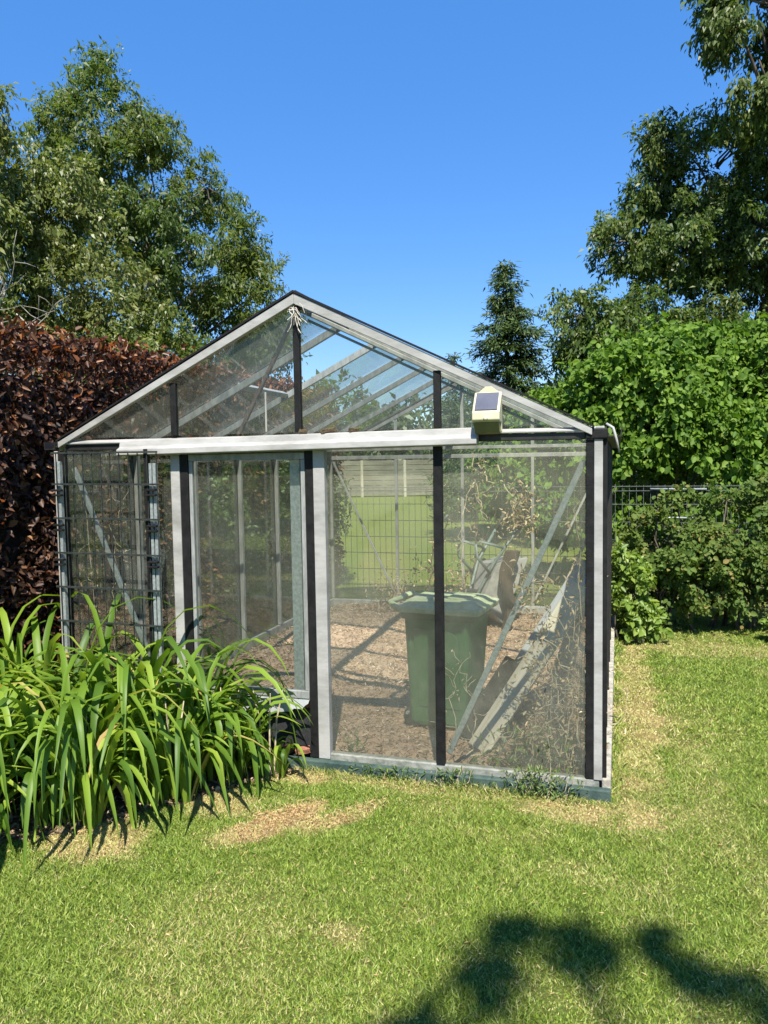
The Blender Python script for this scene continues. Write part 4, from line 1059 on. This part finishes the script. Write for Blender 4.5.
# currant bushes in front of the fence
for i, (c, lab, sd) in enumerate((([((2.72, 7.45, .78), (.40, .36, .40), 150), ((2.55, 7.3, .52), (.38, .32, .30), 110), ((2.95, 7.2, .48), (.33, .30, .28), 90), ((2.60, 7.4, 1.15), (.10, .1, .16), 16), ((2.85, 7.4, 1.22), (.12, .1, .14), 20), ((2.62, 7.0, .72), (.16, .12, .12), 26)], 'currant bush nearest the greenhouse, in front of the mesh fence', 51),
                  ([((3.38, 7.4, .85), (.45, .40, .42), 160), ((3.3, 7.2, .52), (.42, .34, .30), 120), ((3.25, 7.35, 1.22), (.14, .14, .16), 28), ((3.6, 7.3, 1.28), (.12, .12, .16), 24), ((3.05, 7.1, .85), (.16, .14, .16), 30), ((3.45, 6.95, .70), (.18, .12, .14), 30)], 'currant bush with reddish leaf tips at the right photo edge', 52),
                  ([((4.1, 7.4, .80), (.55, .45, .45), 150), ((4.0, 7.2, .5), (.5, .4, .35), 110)], 'currant bush beyond the right photo edge', 53))):
    b = Vector((sum(q[0][0] for q in c)/len(c), 7.4, 0))
    tree('currant_bush', b, c, M['currant'], 28, .075, .042, .036, lab, 'bush', .035, stems=6, gap=.26, freq=3.2, seed=sd, twig=.3, fine=True, up=.7, fold=.14, group='currant bushes before the fence', crown='leaves')
tree('small_bush', (2.24, 6.95, 0), [((2.24, 6.95, .42), (.20, .2, .30), 90), ((2.30, 6.9, .20), (.20, .18, .18), 50), ((2.15, 6.95, .72), (.10, .1, .14), 22)], M['lime'], 14, .05, .055, .035, 'small yellow green bush at the back corner of the greenhouse', 'bush', .02, stems=4, seed=61, twig=.4, fine=True, up=.7, crown='leaves')
tree('small_bush', (3.55, 6.72, 0), [((3.55, 6.72, .12), (.22, .15, .12), 40)], M['lime'], 14, .05, .055, .035, 'low leafy bush on the lawn at the right photo edge', 'bush', .02, stems=3, seed=62, twig=.4, fine=True, up=.7, crown='leaves')

# spruce
def spruce(name, x, y, H, label, rb, n, seed):
    R = random.Random(seed); root = empty(name, (x, y, 0), label, 'tree', 0)
    mb = MB(); mb.tube([(0, 0, 0), (.03, 0, H*.5), (0, .02, H)], [.11, .06, .008], 8)
    C, A = [], []
    z = .5
    while z < H-.05:
        u = (H-z)/H; r = rb*u**.85*R.uniform(.45, 1.1) + .06
        for k in range(n):
            a = R.uniform(0, 2*PI); rr = r*R.uniform(.6, 1.15)
            tip = Vector((rr*math.cos(a), rr*math.sin(a), z - rr*.12 + rr*rr*.10))
            mb.tube([(0, 0, z+.02), tip*.5 + Vector((0, 0, z*.5+.0)), tip], [.012, .008, .003], 4, cap=False)
            m_ = max(4, int(rr*24))
            for q in range(m_):
                f = (q+1)/m_
                p = Vector((0, 0, z+.02)).lerp(tip, .2+.8*f)
                for w in range(5):
                    C.append(p + Vector((R.gauss(0, .07), R.gauss(0, .07), R.gauss(-.02, .05))))
                    A.append(Vector((math.cos(a)*.7+R.gauss(0, .6), math.sin(a)*.7+R.gauss(0, .6), R.gauss(-.15, .35))))
        z += R.uniform(.10, .20)
    C = np.array([tuple(c) for c in C]); A = np.array([tuple(a) for a in A]); k = len(C)
    mb.build('trunk', M['bark'], root, smooth=True)
    V, F = leaf_arrays(C, A, rand_unit(k)*.5 + np.array([0, -.2, .8]), RNG.uniform(.09, .20, k), RNG.uniform(.022, .045, k), .2, .15, fine=False)
    np_mesh('crown', V, F, M['spruce'], root)
spruce('spruce_tree', 2.55, 16, 5.6, 'slender dark spruce standing behind the right roof slope', 2.1, 10, 70)
spruce('spruce_tree', 1.95, 21, 4.55, 'distant spruce with only its tip above the roof edge', .9, 6, 71)

# ------------------------------------------------------------------ mesh fence, board fence, far trees
fn = empty('mesh_fence', gw(0, 5.25, 0), 'grey wire mesh fence with slim posts behind the greenhouse', 'fence', -YAW)
X_0, X_1 = -3.7, 5.5
mb = MB()
for z in (1.33, 1.28, 1.13, .93, .73, .53, .33, .13):
    mb.bar((X_0, 0, z), (X_1, 0, z), .007, .007)
    if z > 1.3: mb.bar((X_0, .012, z), (X_1, .012, z), .007, .007)
x = X_0
while x < X_1: mb.bar((x, .006, .04), (x, .006, 1.345), .0045, .0045, (0, 1, 0)); x += .075
mb.build('wire_mesh', M['fencewire'], fn)
for x in (-3.68, -1.98, -.05, 2.3, 4.7):
    mb = MB(); mb.rng((x-.03, .02, 0), (x+.03, .06, 1.38)); mb.rng((x-.034, .016, 1.38), (x+.034, .064, 1.395)); mb.build('fence_post', M['fencewire'], fn, .003)
for x0_, x1_, z in ((.42, 1.0, 1.30), (.25, .95, .985)):
    mb = MB(); mb.tube([(x0_, -.02, z), (x1_, -.02, z-.004)], .011, 8); mb.build('pale_rail', M['galv'], fn, smooth=True)

bf = empty('board_fence', (-1, 36.2, 0), 'grey horizontal board fence far across the meadow', 'fence')
mb = MB()
for i in range(7):
    mb.rng((-14, -.015, .08+i*.235), (14, .015, .08+i*.235+.215))
mb.build('boards', M['boardfence'], bf)
for x in np.arange(-14, 14.1, 2.0):
    mb = MB(); mb.rng((x-.06, -.08, 0), (x+.06, -.018, 1.72)); mb.build('fence_post', M['oldwood'], bf)
for i, (x, y, h, r, lab) in enumerate(((-7.5, 41, 8, 3.0, 'far round tree behind the board fence, seen past the hedge end'), (-2.6, 43, 6.2, 2.8, 'far low tree above the board fence, seen through the left roof glass'), (2.0, 42, 5.2, 2.6, 'far tree above the board fence behind the black mullion'), (7.5, 44, 6.5, 3.2, 'far tree behind the board fence hidden mostly by the hazel'), (13, 43, 8, 3.6, 'far tree behind the board fence, behind the walnut'))):
    tree('far_tree', (x, y, 0), [((x, y, h*.62), (r, r*.8, h*.36), 200), ((x-r*.6, y, h*.4), (r*.7, r*.6, h*.3), 110), ((x+r*.6, y, h*.42), (r*.7, r*.6, h*.3), 110), ((x, y-.5, h*.25), (r*1.0, r*.6, h*.22), 120)],
         M['farleaf'], 14, .34, .34, .17, lab, 'tree', .22, gap=.06, freq=.5, seed=80+i, twig=.05, group='trees beyond the board fence')
# dark shrubs on the meadow edge at right, between the fences
for i, (x, y, h, r) in enumerate(((4.6, 17.5, 2.6, 1.3), (6.8, 18.0, 2.9, 1.6))):
    tree('meadow_shrub', (x, y, 0), [((x, y, h*.55), (r, r*.7, h*.45), 170), ((x-r*.5, y-.2, h*.35), (r*.7, r*.6, h*.35), 90), ((x+r*.5, y, h*.35), (r*.7, r*.6, h*.34), 90)], M['ash'], 16, .2, .18, .09,
         ('dark shrub on the meadow behind the spruce foot, nearer one', 'dark shrub on the meadow below the walnut')[i], 'shrub', .06, stems=5, seed=95+i, twig=.1, group='shrubs on the meadow', crown='leaves')

# ------------------------------------------------------------------ tree behind the viewer, whose shade falls on the near lawn
def shade_tree():
    shadows = [((.47, 2.64), .04), ((.42, 2.54), .05), ((.34, 2.44), .06), ((.28, 2.35), .05), ((.64, 2.60), .04), ((.69, 2.51), .05), ((.64, 2.43), .05), ((.86, 2.57), .03), ((.93, 2.46), .05), ((1.0, 2.36), .05), ((1.10, 2.26), .07), ((1.22, 2.18), .07), ((.04, 2.15), .06), ((.13, 2.12), .05), ((-.06, 2.08), .06), ((.9, 1.75), .2), ((.4, 1.65), .2), ((0, 1.75), .2), ((1.4, 1.9), .2)]
    cl = []
    for i, ((x, y), r) in enumerate(shadows):
        z = 8.2 + .25*((i*7) % 4)
        cl.append(((x, y - .68*z, z), (r*1.05, r*1.05, r*.9), 7 if r < .2 else 26))
    big = [((.8, -6.9, 9.5), (1.3, .8, .8), 130), ((2.2, -7.1, 9.7), (1.4, .9, .9), 130), ((-.3, -7.0, 9.4), (1.1, .8, .8), 110), ((1.0, -8.2, 10.5), (1.6, 1.0, .9), 150), ((1.0, -8.5, 8.8), (1.6, 1.2, 1.2), 140)]
    tree('apple_tree', (1.1, -7.4, 0), cl + big, M['walnut'], 13, .045, .075, .042, 'leafy tree behind the viewer shading the near lawn', 'tree', .17, top=(1.0, -7.8, 9.6), seed=99, twig=.12, gap=0)
shade_tree()

# ------------------------------------------------------------------ sun, sky, camera
w = bpy.data.worlds.new('World'); S.world = w; w.use_nodes = True
nt = w.node_tree; bg = nt.nodes['Background']
sky = nt.nodes.new('ShaderNodeTexSky'); sky.sky_type = 'NISHITA'; sky.sun_disc = False
EL = math.atan2(1, .68)
sky.sun_elevation = EL; sky.sun_rotation = PI
sky.air_density = 1.0; sky.dust_density = .0; sky.ozone_density = 2.0; sky.altitude = 0
hs = nt.nodes.new('ShaderNodeHueSaturation'); hs.inputs['Saturation'].default_value = 1.3; hs.inputs['Hue'].default_value = .51
nt.links.new(sky.outputs[0], hs.inputs['Color']); mxs = nt.nodes.new('ShaderNodeMixRGB'); mxs.inputs[0].default_value = .55; mxs.inputs[2].default_value = (.307, 1.19, 3.07, 1)
nt.links.new(hs.outputs[0], mxs.inputs[1]); nt.links.new(mxs.outputs[0], bg.inputs[0]); bg.inputs[1].default_value = .131
sd = bpy.data.lights.new('sun', 'SUN'); sd.energy = 5.0; sd.angle = math.radians(.53); sd.color = (1, .95, .86)
so = link(bpy.data.objects.new('sun', sd)); so.rotation_euler = (math.atan(.68), 0, 0); so.location = (0, -6, 9)

cd = bpy.data.cameras.new('camera'); cam = link(bpy.data.objects.new('camera', cd)); S.camera = cam
cd.sensor_fit = 'VERTICAL'; cd.sensor_height = 36; cd.lens = 776/1024*36; cd.clip_start = .05; cd.clip_end = 3000
cam.location = (0, 0, 1.65)
cam.matrix_world = Matrix.Translation((0, 0, 1.65)) @ Matrix.Rotation(PI/2 - .065, 4, 'X') @ Matrix.Rotation(-.0158, 4, 'Z')
S.view_settings.view_transform = 'Standard'; S.view_settings.look = 'None'; S.view_settings.exposure = 1.0; S.view_settings.gamma = 1
S.render.engine = 'CYCLES'; S.cycles.use_denoising = True
S.cycles.max_bounces = 10; S.cycles.transparent_max_bounces = 40; S.cycles.diffuse_bounces = 3; S.cycles.glossy_bounces = 3; S.cycles.transmission_bounces = 6
S.cycles.sample_clamp_indirect = 6; S.cycles.caustics_reflective = False; S.cycles.caustics_refractive = False
